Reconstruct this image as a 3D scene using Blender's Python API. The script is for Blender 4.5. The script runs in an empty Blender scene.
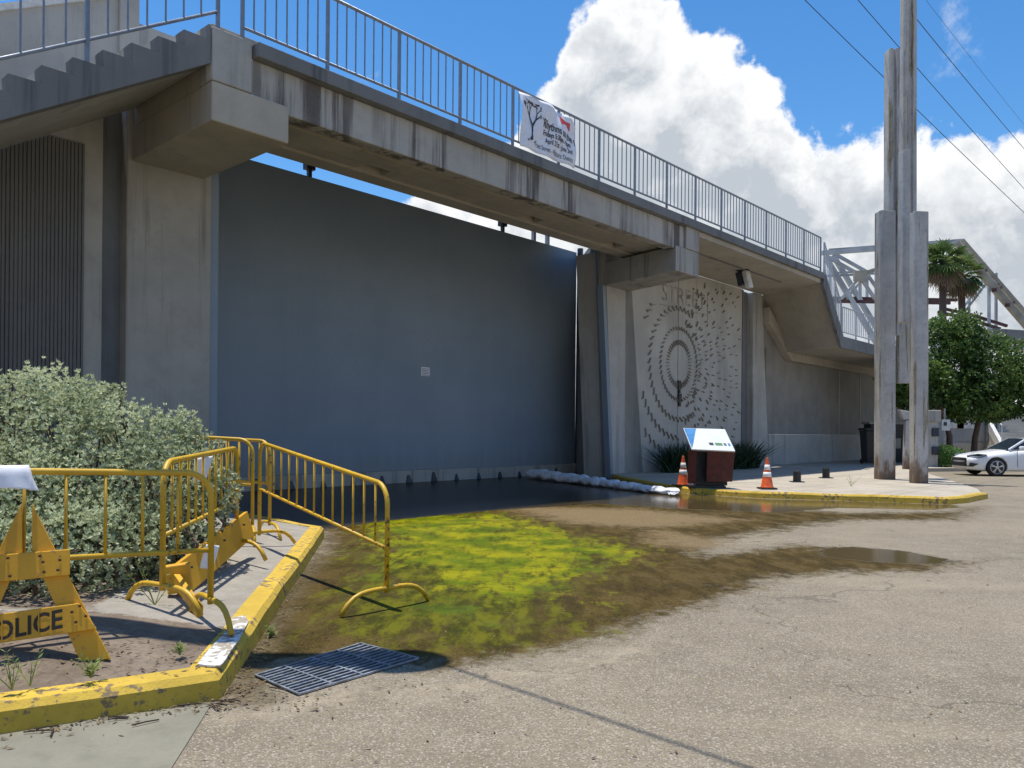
import bpy, bmesh, math, random
import numpy as np
from mathutils import Vector, Matrix, noise as mnoise
random.seed(7); rng = np.random.default_rng(7)
sc = bpy.context.scene
col = sc.collection
PI = math.pi
R_ = math.radians

# ------------------------------------------------------------------ survey
# The camera was solved first (focal 800 px, eye 1.5 m, horizon row 432, roll .5 deg);
# G() gives the ground point seen at a pixel, used as a plan survey of the place.
F = 800.; ROLL = R_(.5); HZ = 432.; CH = 1.5
def ray(x, y):
    dx, dy = x-512, y-384; c, s = math.cos(ROLL), math.sin(ROLL)
    return Vector(((dx*c+dy*s)/F, 1, -((-dx*s+dy*c)-(HZ-384))/F))
def G(x, y, z=0):
    r = ray(x, y); t = (z-CH)/r.z; return Vector((0, 0, CH))+r*t
def at(x, y, d): return Vector((0, 0, CH))+ray(x, y)*d
# frame of the flood wall: u runs along it, v out of it towards the road
TH = R_(41.9)
DU = Vector((math.sin(TH), math.cos(TH), 0)); DV = Vector((math.cos(TH), -math.sin(TH), 0))
OW = Vector((-6.0157, 16.0, 0))
def W(u, v, z): return OW+DU*u+DV*v+Vector((0, 0, z))

# ------------------------------------------------------------------ mesh builder
class MB:
    def __init__(s): s.v = []; s.f = []; s.a = []
    def add(s, vs, fs, a=0.):
        b = len(s.v); s.v += [tuple(p) for p in vs]
        for f in fs: s.f.append(tuple(b+i for i in f)); s.a.append(a)
    def hexa(s, lo, hi):            # lo, hi: four points each, counter-clockwise from above
        s.add(list(lo)+list(hi), [(3,2,1,0),(4,5,6,7),(0,1,5,4),(1,2,6,5),(2,3,7,6),(3,0,4,7)])
    def sbox(s, u0, u1, v0, v1, z0, z1):
        q = [(u0,v1),(u1,v1),(u1,v0),(u0,v0)]
        s.hexa([W(u,v,z0) for u,v in q], [W(u,v,z1) for u,v in q])
    def box(s, c, size, M=None):
        x,y,z = size[0]/2,size[1]/2,size[2]/2; c = Vector(c)
        q = [Vector(p) for p in ((-x,-y,-z),(x,-y,-z),(x,y,-z),(-x,y,-z),(-x,-y,z),(x,-y,z),(x,y,z),(-x,y,z))]
        if M is not None: q = [M @ p for p in q]
        s.hexa([c+p for p in q[:4]], [c+p for p in q[4:]])
    def bar(s, p, q, w, h, up=(0,0,1)):
        p, q = Vector(p), Vector(q); d = (q-p).normalized(); up = Vector(up)
        if abs(d.dot(up)) > .98: up = Vector((0,1,0))
        a = d.cross(up).normalized()*w/2; b = a.cross(d).normalized()*h/2
        s.hexa([p-a-b, p+a-b, q+a-b, q-a-b], [p-a+b, p+a+b, q+a+b, q-a+b])
    def tube(s, pts, r, seg=8, cap=True, closed=False):
        pts = [Vector(p) for p in pts]; n = len(pts); rs = r if isinstance(r, (list,tuple)) else [r]*n
        b0 = len(s.v); prev = None; vs = []
        for i, p in enumerate(pts):
            t = (pts[min(i+1,n-1)]-pts[max(i-1,0)]).normalized()
            if prev is None:
                a = t.cross(Vector((0,0,1)) if abs(t.z) < .9 else Vector((1,0,0))).normalized()
            else: a = (prev-t*prev.dot(t)).normalized()
            prev = a; b = t.cross(a)
            for k in range(seg):
                w = 2*PI*k/seg; vs.append(p+(a*math.cos(w)+b*math.sin(w))*rs[i])
        fs = []
        for i in range(n-1):
            for k in range(seg):
                k2 = (k+1) % seg
                fs.append((i*seg+k, i*seg+k2, (i+1)*seg+k2, (i+1)*seg+k))
        if cap: fs += [tuple(range(seg-1,-1,-1)), tuple((n-1)*seg+k for k in range(seg))]
        s.add(vs, fs)
    def lathe(s, prof, c=(0,0,0), seg=20):
        vs = []; fs = []; n = len(prof)
        for r, z in prof:
            for k in range(seg):
                w = 2*PI*k/seg; vs.append((c[0]+r*math.cos(w), c[1]+r*math.sin(w), c[2]+z))
        for i in range(n-1):
            for k in range(seg):
                k2 = (k+1) % seg; fs.append((i*seg+k, i*seg+k2, (i+1)*seg+k2, (i+1)*seg+k))
        fs += [tuple(range(seg-1,-1,-1)), tuple((n-1)*seg+k for k in range(seg))]
        s.add(vs, fs)
    def prism(s, poly, fa, fb):     # poly of 2-D points, mapped by fa and fb to the two end faces
        n = len(poly); va = [fa(*p) for p in poly]; vb = [fb(*p) for p in poly]
        s.add(va+vb, [tuple(range(n-1,-1,-1)), tuple(range(n,2*n))]+[(i,(i+1)%n,n+(i+1)%n,n+i) for i in range(n)])
    def build(s, name, m, parent=None, bevel=0, smooth=False, fix=True):
        me = bpy.data.meshes.new(name)
        off = Vector((0,0,0)); q = parent
        while q is not None: off += q.location; q = q.parent
        me.from_pydata([tuple(Vector(p)-off) for p in s.v], [], s.f)
        if any(s.a):
            at_ = me.attributes.new('rnd', 'FLOAT', 'FACE'); at_.data.foreach_set('value', s.a)
        if fix:
            bm = bmesh.new(); bm.from_mesh(me); bmesh.ops.recalc_face_normals(bm, faces=bm.faces); bm.to_mesh(me); bm.free()
        if smooth: me.polygons.foreach_set('use_smooth', [True]*len(me.polygons))
        me.materials.append(m)
        o = bpy.data.objects.new(name, me); col.objects.link(o); o.parent = parent
        if bevel:
            b = o.modifiers.new('bevel','BEVEL'); b.width = bevel; b.segments = 2; b.limit_method = 'ANGLE'; b.angle_limit = R_(35)
        return o
def tag(o, label=None, cat=None, group=None, kind=None):
    if label: o['label'] = label
    if cat: o['category'] = cat
    if group: o['group'] = group
    if kind: o['kind'] = kind
    return o
def empty(name, loc, label, cat, group=None):
    o = bpy.data.objects.new(name, None); o.location = loc; o.empty_display_size = .2; col.objects.link(o)
    return tag(o, label, cat, group)
def copy_tree(o, parent=None):
    c = o.copy(); col.objects.link(c)
    if parent is not None: c.parent = parent
    for ch in list(o.children): copy_tree(ch, c)
    return c

# ------------------------------------------------------------------ materials
class NT:
    def __init__(s, tree): s.t = tree; s.n = tree.nodes; s.l = tree.links
    def node(s, kind, **kw):
        n = s.n.new(kind)
        for k, v in kw.items(): setattr(n, k, v)
        return n
    def put(s, sock, v):
        if isinstance(v, bpy.types.NodeSocket): s.l.new(v, sock)
        elif v is not None: sock.default_value = v
    def math(s, op, a, b=None, c=None, clamp=False):
        n = s.node('ShaderNodeMath', operation=op, use_clamp=clamp); s.put(n.inputs[0], a)
        if b is not None: s.put(n.inputs[1], b)
        if c is not None: s.put(n.inputs[2], c)
        return n.outputs[0]
    def mix(s, f, a, b, blend='MIX'):
        n = s.node('ShaderNodeMix', data_type='RGBA', blend_type=blend); s.put(n.inputs[0], f)
        s.put(n.inputs[6], a if isinstance(a, bpy.types.NodeSocket) else (*a,1)); s.put(n.inputs[7], b if isinstance(b, bpy.types.NodeSocket) else (*b,1))
        return n.outputs[2]
    def ramp(s, f, lo, hi, a=0., b=1.):   # smooth map of f from lo..hi to a..b
        n = s.node('ShaderNodeMapRange', interpolation_type='SMOOTHSTEP'); s.put(n.inputs[0], f)
        n.inputs[1].default_value = lo; n.inputs[2].default_value = hi; n.inputs[3].default_value = a; n.inputs[4].default_value = b
        return n.outputs[0]
    def noise(s, vec, scale, detail=4, rough=.55, dist=0.):
        n = s.node('ShaderNodeTexNoise'); s.put(n.inputs['Vector'], vec); n.inputs['Scale'].default_value = scale
        n.inputs['Detail'].default_value = detail; n.inputs['Roughness'].default_value = rough; n.inputs['Distortion'].default_value = dist
        return n.outputs[0]
    def pos(s): return s.node('ShaderNodeNewGeometry').outputs['Position']
    def obj(s): return s.node('ShaderNodeTexCoord').outputs['Object']
    def scale(s, vec, k):
        n = s.node('ShaderNodeMapping'); s.put(n.inputs[0], vec); n.inputs['Scale'].default_value = k; return n.outputs[0]
    def bump(s, h, strength=.3, dist=.01):
        n = s.node('ShaderNodeBump'); s.put(n.inputs['Height'], h); n.inputs['Strength'].default_value = strength; n.inputs['Distance'].default_value = dist
        return n.outputs[0]
    def attr(s, name): return s.node('ShaderNodeAttribute', attribute_name=name).outputs['Fac']
def newmat(name):
    m = bpy.data.materials.new(name); m.use_nodes = True
    t = NT(m.node_tree); b = m.node_tree.nodes['Principled BSDF']; return m, t, b
def simple(name, c, rough=.6, metal=0., var=.15, nscale=6., bump=0., spec=.5):
    m, t, b = newmat(name); p = t.obj()
    n = t.noise(p, nscale, 5)
    d = tuple(x*(1-var) for x in c); l = tuple(min(1, x*(1+var)) for x in c)
    b.inputs['Base Color'].default_value = (*c,1)
    t.put(b.inputs['Base Color'], t.mix(t.ramp(n,.3,.7), d, l))
    t.put(b.inputs['Roughness'], t.ramp(t.noise(p, nscale*2.3, 3), .3, .7, max(.02, rough-.08), min(1, rough+.08)))
    b.inputs['Metallic'].default_value = metal; b.inputs['Specular IOR Level'].default_value = spec
    if bump: t.put(b.inputs['Normal'], t.bump(t.noise(p, nscale*12, 4), bump, .004))
    return m
def concrete(name, c, stain=(.10,.09,.08), streak=.6, blotch=.5, nscale=1., bump=.25, warm=None, lo=.5, hi=.68, sf=2.6):
    m, t, b = newmat(name); p = t.pos()
    big = t.noise(p, .55*nscale, 5, .6); mid = t.noise(p, 3.2*nscale, 5, .62); fine = t.noise(p, 42., 4, .7)
    base = t.mix(t.ramp(big,.3,.7), tuple(x*.86 for x in c), tuple(x*1.1 for x in c))
    if warm: base = t.mix(t.ramp(t.noise(p, .8, 4), .45, .7, 0, .6), base, warm)
    base = t.mix(t.ramp(mid, .45, .75, 0, blotch*.6), base, tuple(x*.62 for x in c))
    st = t.noise(t.scale(p, (sf,sf,.10)), 1.0, 6, .68)
    st2 = t.noise(t.scale(p, (.5,.5,.3)), 1.0, 3)
    base = t.mix(t.math('MULTIPLY', t.ramp(st, lo, hi), t.ramp(st2, .34, .58, 0, streak)), base, stain)
    base = t.mix(t.ramp(fine, .3, .7, 0, .25), base, tuple(x*.75 for x in c))
    hole = t.noise(p, 26., 2, .5)
    base = t.mix(t.ramp(hole, .72, .76, 0, .55), base, stain)
    t.put(b.inputs['Base Color'], base)
    b.inputs['Roughness'].default_value = .88; b.inputs['Specular IOR Level'].default_value = .3
    t.put(b.inputs['Normal'], t.bump(t.math('ADD', fine, t.math('MULTIPLY', mid, 1.5)), bump, .01))
    return m
def paint(name, c, under, wear=.5, rough=.45, wscale=9., dirt=(.09,.07,.05), bump=.2):
    m, t, b = newmat(name); p = t.pos()
    n = t.noise(p, wscale, 6, .65); n2 = t.noise(p, 2.2, 4); fine = t.noise(p, 60, 3)
    base = t.mix(t.ramp(n2,.3,.7), tuple(x*.82 for x in c), tuple(min(1,x*1.1) for x in c))
    base = t.mix(t.ramp(t.noise(p, 24, 5, .7), .5, .75, 0, .5*wear+.1), base, tuple(a*.5+d*.5 for a,d in zip(c,dirt)))
    w = t.ramp(t.math('ADD', n, t.math('MULTIPLY', t.math('SUBTRACT', n2, .5), .5)), .70-.16*wear, .75-.13*wear)
    base = t.mix(w, base, under)
    t.put(b.inputs['Base Color'], base); b.inputs['Roughness'].default_value = rough
    t.put(b.inputs['Normal'], t.bump(t.math('ADD', n, fine), bump, .004))
    return m
def leafmat(name, a, bcol, rough=.55, trans=.25):
    m, t, b = newmat(name); r = t.attr('rnd')
    t.put(b.inputs['Base Color'], t.mix(r, a, bcol)); b.inputs['Roughness'].default_value = rough; b.inputs['Specular IOR Level'].default_value = .3
    tr = t.node('ShaderNodeBsdfTranslucent'); t.put(tr.inputs[0], t.mix(r, tuple(x*1.2 for x in a), tuple(x*1.3 for x in bcol)))
    mx = t.node('ShaderNodeMixShader'); mx.inputs[0].default_value = trans
    out = m.node_tree.nodes['Material Output']; t.l.new(b.outputs[0], mx.inputs[1]); t.l.new(tr.outputs[0], mx.inputs[2]); t.l.new(mx.outputs[0], out.inputs[0])
    return m
M = {}
M['conc'] = concrete('weathered concrete', (.41,.385,.34), streak=.75)
M['conc_beam'] = concrete('streaked beam concrete', (.43,.405,.36), stain=(.085,.07,.062), streak=.95, blotch=.6, lo=.47, hi=.58, sf=2.2)
M['conc_dark'] = concrete('dark concrete', (.20,.20,.195), stain=(.06,.06,.06), streak=.7)  # darker grey tone for recesses, stringer, ledges and edge beam
M['conc_warm'] = concrete('board marked concrete', (.45,.40,.32), streak=.25, blotch=.3)
M['conc_pale'] = concrete('pale concrete', (.46,.44,.40), streak=.5)
M['rib'] = concrete('ribbed concrete', (.17,.16,.15), streak=.3)
M['aggr'] = concrete('exposed aggregate', (.29,.275,.25), streak=.25, nscale=2.)
M['pile'] = concrete('pile concrete', (.47,.45,.42), stain=(.16,.115,.045), streak=1., blotch=.8, lo=.50, hi=.62, sf=5.)
M['relief'] = simple('shaded relief concrete', (.27,.245,.21), .8)  # wall concrete darkened, shade of the relief put into the colour
M['gate'] = None
M['rail'] = simple('grey painted rail', (.215,.24,.275), .45, .3, .12, 8)
M['rail_bright'] = simple('galvanised rail', (.42,.45,.49), .45, .4, .12, 8)
M['yellow'] = paint('yellow barrier paint', (.62,.37,.02), (.15,.075,.035), .62, .45, 24)
M['wood_yellow'] = paint('yellow painted board', (.62,.32,.012), (.26,.16,.07), .22, .55, 20)
M['kerb'] = paint('yellow kerb paint', (.57,.38,.04), (.20,.14,.07), .95, .8, 15, dirt=(.06,.045,.025), bump=.7)
M['white_paint'] = paint('worn white paint', (.70,.70,.68), (.30,.26,.2), 1.5, .8, 18)
M['black'] = simple('black', (.015,.015,.016), .5)
M['blackpaint'] = paint('black stencil paint', (.028,.02,.015), (.45,.25,.02), .30, .7, 40)
M['steel_dark'] = simple('dark steel', (.05,.06,.075), .5, .5)
M['grate'] = simple('galvanised grate', (.30,.33,.37), .5, .7, .3, 12)
M['darkness'] = simple('drain mud', (.018,.018,.016), .6)
M['paper'] = simple('paper', (.78,.78,.80), .8, 0, .05)
M['cloth'] = simple('white cloth', (.78,.78,.82), .9, 0, .06, 10, .2)
M['ink'] = simple('ink', (.05,.05,.055), .8)
M['ink_grey'] = simple('faded ink', (.14,.14,.16), .8)
M['red'] = simple('red print', (.62,.05,.05), .6)
M['orange'] = simple('orange cone plastic', (.78,.12,.025), .5, 0, .2, 9)
M['collar'] = simple('reflective white', (.78,.77,.74), .5, 0, .1, 12)
M['rust_red'] = simple('oxblood painted steel', (.085,.009,.005), .5, 0, .35, 5)
M['panel_white'] = simple('sign print white', (.74,.76,.76), .35, 0, .03)
M['panel_blue'] = simple('sign print blue', (.06,.24,.52), .35)
M['panel_green'] = simple('sign print green', (.12,.25,.12), .4)
M['sandbag'] = simple('woven white sandbag', (.72,.73,.75), .8, 0, .2, 5, .5)
M['bush'] = leafmat('silver green leaves', (.21,.255,.13), (.60,.64,.42), .6, .25)
M['twig'] = simple('bark', (.11,.07,.05), .9, 0, .3, 20)
M['tree'] = leafmat('dark green leaves', (.03,.075,.018), (.15,.23,.05), .45, .35)
M['hedge'] = leafmat('hedge leaves', (.05,.12,.025), (.13,.25,.05), .5, .25)
M['palm'] = leafmat('palm fronds', (.06,.13,.035), (.22,.29,.10), .5, .2)
M['palmdead'] = leafmat('dead fronds', (.15,.11,.07), (.30,.23,.15), .8, .2)
M['lily'] = leafmat('strap leaves', (.012,.028,.012), (.04,.075,.03), .45, .15)
M['weed'] = leafmat('weed leaves', (.16,.22,.06), (.33,.38,.13), .6, .3)
M['litter'] = leafmat('dry litter', (.05,.035,.025), (.22,.16,.09), .9, .05)
M['car'] = simple('white car paint', (.78,.79,.80), .12, 0, .01)
M['glass'] = simple('dark glass', (.02,.03,.045), .04, 0, .1, 2, 0, .8)
M['tyre'] = simple('tyre', (.018,.018,.018), .8)
M['rim'] = simple('alloy', (.45,.46,.48), .3, .9, .05)
M['lens'] = simple('headlight lens', (.10,.12,.14), .06, 0, .3)
M['truss'] = simple('weathered silver steel', (.40,.41,.41), .6, .2, .25, .6)
M['truss_tan'] = simple('weathered tan steel', (.33,.30,.23), .7, .1, .25, .6)
M['rusty'] = simple('rusted steel', (.10,.05,.045), .8, .1, .35, .8)
M['wire'] = simple('wire', (.03,.03,.035), .6)
M['build'] = concrete('far stucco', (.36,.37,.38), streak=.2)
M['roofw'] = simple('painted trim', (.62,.62,.60), .6)
M['lampgrey'] = simple('lamp grey', (.32,.33,.34), .5, .4)
def gate_mat():
    m, t, b = newmat('blue grey gate paint'); p = t.pos()
    n = t.noise(p, .5, 4); st = t.noise(t.scale(p, (3.5,3.5,.12)), 1., 5, .6); f = t.noise(p, 14, 5, .6)
    c = t.mix(t.ramp(n,.3,.7), (.205,.258,.310), (.238,.290,.342))
    c = t.mix(t.ramp(st,.46,.72,0,.35), c, (.25,.285,.32))
    c = t.mix(t.ramp(f,.5,.75,0,.25), c, (.155,.195,.235))
    sep = t.node('ShaderNodeSeparateXYZ'); t.put(sep.inputs[0], p)
    low = t.ramp(t.math('ADD', sep.outputs[2], t.math('MULTIPLY', t.math('SUBTRACT', st, .5), 1.6)), .35, 1.0, .55, 0)
    c = t.mix(low, c, (.20,.22,.215))
    t.put(b.inputs['Base Color'], c); b.inputs['Roughness'].default_value = .55
    t.put(b.inputs['Normal'], t.bump(t.noise(p, .9, 3), .08, .05))
    return m
M['gate'] = gate_mat()
def pile_mat():
    m, t, b = newmat('lichened pile concrete'); p = t.pos()
    f = t.noise(p, 40, 4, .7); n = t.noise(p, 1.3, 5, .6); n2 = t.noise(p, 7., 6, .7)
    c = t.mix(t.ramp(n,.3,.7), (.40,.385,.365), (.53,.51,.48)); c = t.mix(t.ramp(n2,.48,.72,0,.5), c, (.27,.25,.225)); c = t.mix(t.ramp(f,.5,.75,0,.4), c, (.25,.235,.21))
    st = t.noise(t.scale(p,(6.,6.,.35)), 1., 6, .68)
    c = t.mix(t.ramp(st,.53,.63,0,.85), c, t.mix(t.ramp(n2,.4,.6), (.13,.09,.035), (.27,.215,.09)))
    sep = t.node('ShaderNodeSeparateXYZ'); t.put(sep.inputs[0], p)
    hz = t.math('ADD', sep.outputs[2], t.math('MULTIPLY', t.math('SUBTRACT', t.noise(t.scale(p,(3.,3.,1.2)), 1.5, 5, .7), .5), 2.4))
    c = t.mix(t.ramp(hz,.25,1.0,.85,0), c, (.15,.085,.045))
    c = t.mix(t.ramp(t.noise(p, 18., 3, .6),.66,.72,0,.7), c, (.10,.08,.06))
    t.put(b.inputs['Base Color'], c); b.inputs['Roughness'].default_value = .9; b.inputs['Specular IOR Level'].default_value = .3
    t.put(b.inputs['Normal'], t.bump(t.math('ADD', f, n2), .5, .012)); return m
M['pile'] = pile_mat()

# ------------------------------------------------------------------ camera
cam = bpy.data.cameras.new('camera'); co = bpy.data.objects.new('camera', cam); col.objects.link(co); sc.camera = co
co.location = (0,0,CH); co.matrix_world = Matrix.Translation((0,0,CH)) @ Matrix.Rotation(R_(90),4,'X') @ Matrix.Rotation(ROLL,4,'Z')
cam.sensor_fit = 'HORIZONTAL'; cam.sensor_width = 36; cam.lens = F/1024*36
cam.shift_y = (HZ-384)/1024*math.cos(ROLL); cam.shift_x = (HZ-384)/1024*math.sin(ROLL)
cam.clip_start = .05; cam.clip_end = 6000

# ------------------------------------------------------------------ sky and sun
SUN = Vector((-.145,.10,1)).normalized()
sl = bpy.data.lights.new('sun','SUN'); sl.energy = 5.0; sl.angle = R_(.53); sl.color = (1,.95,.85)
so = bpy.data.objects.new('sun', sl); col.objects.link(so); so.location = (0,0,60)
so.rotation_euler = SUN.to_track_quat('Z','Y').to_euler()
wd = bpy.data.worlds.new('World'); sc.world = wd; wd.use_nodes = True
t = NT(wd.node_tree); bg = wd.node_tree.nodes['Background']
sky = t.node('ShaderNodeTexSky'); sky.sky_type = 'NISHITA'; sky.sun_disc = False
sky.sun_elevation = math.asin(SUN.z); sky.sun_rotation = math.atan2(SUN.x, SUN.y); sky.air_density = 1.; sky.dust_density = .3; sky.ozone_density = 2.5
SKY_STRENGTH = .13
d_ = t.node('ShaderNodeTexCoord').outputs['Generated']
sp = t.node('ShaderNodeSeparateXYZ'); t.put(sp.inputs[0], d_)
az = t.math('ARCTAN2', sp.outputs[0], sp.outputs[1]); el = t.math('ARCSINE', sp.outputs[2])
fc = t.node('ShaderNodeFloatCurve'); t.put(fc.inputs['Value'], t.math('MULTIPLY_ADD', az, 1/(2*PI), .5))
def azel(x, y):
    r = ray(x, y).normalized(); return math.atan2(r.x, r.y), math.asin(r.z)
skyline = [(-400,380),(0,330),(250,235),(380,215),(430,190),(495,150),(513,118),(528,92),(545,74),(556,56),(553,30),(566,2),(590,-25),(650,-30),(676,2),(690,30),(715,40),(740,52),(762,60),(778,84),(788,118),(800,126),(850,126),(885,124),(930,128),(962,120),(985,128),(1024,112),(1150,60),(1400,120)]
pts = [(0,.16),(.2,.12),(.34,.05)]
for x, y in skyline[2:-1]:
    a, e = azel(x, y); pts.append((a/(2*PI)+.5, e/1.6))
pts += [(.68,.22),(.8,.10),(1,.16)]
cv = fc.mapping.curves[0]
cv.points[0].location = pts[0]; cv.points[1].location = pts[-1]
for p in pts[1:-1]: cv.points.new(*p)
fc.mapping.update()
bnd = t.math('MULTIPLY', fc.outputs[0], 1.6)
n1 = t.noise(d_, 9., 7, .58, .3); n2 = t.noise(d_, 26., 6, .6); n3 = t.noise(d_, 4.2, 6, .6, .2)
vor = t.node('ShaderNodeTexVoronoi', feature='SMOOTH_F1'); t.put(vor.inputs['Vector'], d_); vor.inputs['Scale'].default_value = 22; vor.inputs['Smoothness'].default_value = .6
puff = t.math('SUBTRACT', .5, vor.outputs['Distance'])
dd = t.math('SUBTRACT', bnd, el)
dd = t.math('ADD', dd, t.math('MULTIPLY', t.math('SUBTRACT', n1, .5), .15))
dd = t.math('ADD', dd, t.math('MULTIPLY', t.math('SUBTRACT', n2, .5), .085))
dd = t.math('ADD', dd, t.math('MULTIPLY', puff, .05))
dd = t.math('ADD', dd, t.math('MULTIPLY', t.math('SUBTRACT', t.noise(d_, 60., 4, .6), .5), .03))
alpha = t.ramp(dd, -.002, .018)
wisp = t.math('MULTIPLY', t.ramp(t.noise(d_, 8., 9, .66, .1), .62, .78, 0, .35), 1.)
alpha = t.math('MAXIMUM', alpha, wisp)
deep = t.ramp(dd, .01, .16)
shade = t.math('MULTIPLY', deep, t.ramp(t.math('ADD', t.math('MULTIPLY', n3,.7), t.math('MULTIPLY', n1,.3)), .40, .62))
n4 = t.noise(d_, 13., 7, .62, .25); n5_ = t.noise(t.scale(d_, (1,1,1.6)), 7., 5, .55, .2)
lump = t.math('MULTIPLY', t.ramp(t.math('ADD', t.math('MULTIPLY', n4, .55), t.math('MULTIPLY', n5_, .45)), .41, .58, .55, -.12), t.ramp(dd, .0, .045))
shade = t.math('ADD', shade, lump, None, True)
shade = t.math('ADD', shade, t.math('MULTIPLY', t.ramp(puff, -.05, .25, .28, 0), deep), None, True)
K = 1/SKY_STRENGTH
cl = t.mix(shade, tuple(x*K for x in (.97,.975,.98)), tuple(x*K for x in (.50,.545,.60)))
hs = t.node('ShaderNodeHueSaturation'); hs.inputs['Saturation'].default_value = 1.32; hs.inputs['Value'].default_value = 1.22; t.put(hs.inputs['Color'], sky.outputs[0])
t.put(bg.inputs[0], t.mix(alpha, hs.outputs[0], cl)); bg.inputs[1].default_value = SKY_STRENGTH
sc.view_settings.view_transform = 'Standard'; sc.view_settings.look = 'None'; sc.view_settings.exposure = .12; sc.view_settings.gamma = 1
sc.cycles.max_bounces = 8

# ------------------------------------------------------------------ ground
def sdist(P, poly):                 # signed distance (positive inside) of points P (n,2) to a polygon
    poly = np.array([(p[0],p[1]) for p in poly]); n = len(poly); best = np.full(len(P), 1e9); ins = np.zeros(len(P), bool)
    for i in range(n):
        a, b = poly[i], poly[(i+1)%n]; e = b-a; w = P-a
        k = np.clip((w@e)/(e@e+1e-12), 0, 1); dv = w-k[:,None]*e; best = np.minimum(best, np.hypot(dv[:,0], dv[:,1]))
        c = ((a[1] > P[:,1]) != (b[1] > P[:,1])) & (P[:,0] < (b[0]-a[0])*(P[:,1]-a[1])/(b[1]-a[1]+1e-12)+a[0]); ins ^= c
    return np.where(ins, best, -best)
gp = [G(x,y) for x,y in ((255,677),(298,696),(418,660),(360,645))]     # the drain
zs = [1.2]
while zs[-1] < 46: zs.append(zs[-1]+max(.06, zs[-1]*.012))
zs = np.array(zs); xs = np.arange(-9, 30.01, .13)
XX, ZZ = np.meshgrid(xs, zs); P = np.stack([XX.ravel(), ZZ.ravel()], 1); nx, nz = len(xs), len(zs)
def field(polys, width):
    v = np.full(len(P), -9.)
    for poly in polys: v = np.maximum(v, sdist(P, [G(*q) for q in poly]))
    w = width*(.35+P[:,1]*.09); return np.clip(.5+v/w*.5, 0, 1)
wet = field([[(225,700),(240,600),(320,555),(330,500),(200,470),(390,479),(530,475),(640,484),(690,496),(765,508),(850,513),(960,512),(975,506),(955,520),(850,520),(800,526),(720,540),(700,556),(800,545),(880,552),(965,562),(930,571),(860,572),(790,576),(740,590),(700,606),(640,622),(600,640),(520,655),(440,668),(360,655),(290,660)]], 1.)
algae = field([[(360,530),(400,514),(470,511),(520,518),(560,528),(605,540),(645,551),(610,564),(585,580),(560,600),(510,602),(460,594),(420,575),(380,560)]], .8)
algae2 = field([[(270,650),(300,610),(330,560),(385,520),(440,510),(500,516),(600,540),(636,553),(610,575),(580,598),(600,632),(560,648),(470,655),(420,650),(330,640)]], 1.1)
water = field([[(150,462),(390,462),(620,464),(640,482),(690,494),(770,502),(700,510),(600,504),(500,510),(395,520),(320,530),(230,545)],
               [(690,494),(765,499),(850,501),(960,505),(958,508),(930,510),(840,508),(780,513),(700,510)],
               [(812,550),(850,546),(905,551),(962,561),(930,565),(870,562),(825,557)]], .45)
pool_shade = field([[(120,456),(390,456),(625,458),(640,482),(600,500),(500,508),(395,519),(320,528),(200,545)]], .8)  # standing water with the bridge shade painted in, edged by its shadow line
silt = field([[(640,528),(690,532),(722,540),(735,548),(690,550),(640,545)],[(480,505),(640,508),(760,520),(660,530),(560,524)]], .9)
sand = field([[(225,705),(270,685),(380,690),(480,672),(600,650),(680,640),(620,665),(460,700),(300,715),(215,730)]], 1.)
dirt = field([[(215,705),(245,640),(300,570),(330,530),(335,545),(290,620),(262,680),(300,700),(250,712)]], .35)
me = bpy.data.meshes.new('road')
idx = np.arange(nx*nz).reshape(nz, nx)
quads = np.stack([idx[:-1,:-1],idx[:-1,1:],idx[1:,1:],idx[1:,:-1]], -1).reshape(-1,4)
me.from_pydata([(x,y,0) for x,y in P], [], quads.tolist())
for nm, arr in (('wet',wet),('algae',algae),('algae2',algae2),('water',water),('silt',silt),('sand',sand),('dirt',dirt),('pool_shade',pool_shade)):
    a_ = me.attributes.new(nm,'FLOAT','POINT'); a_.data.foreach_set('value', arr.astype(np.float32))
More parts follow.
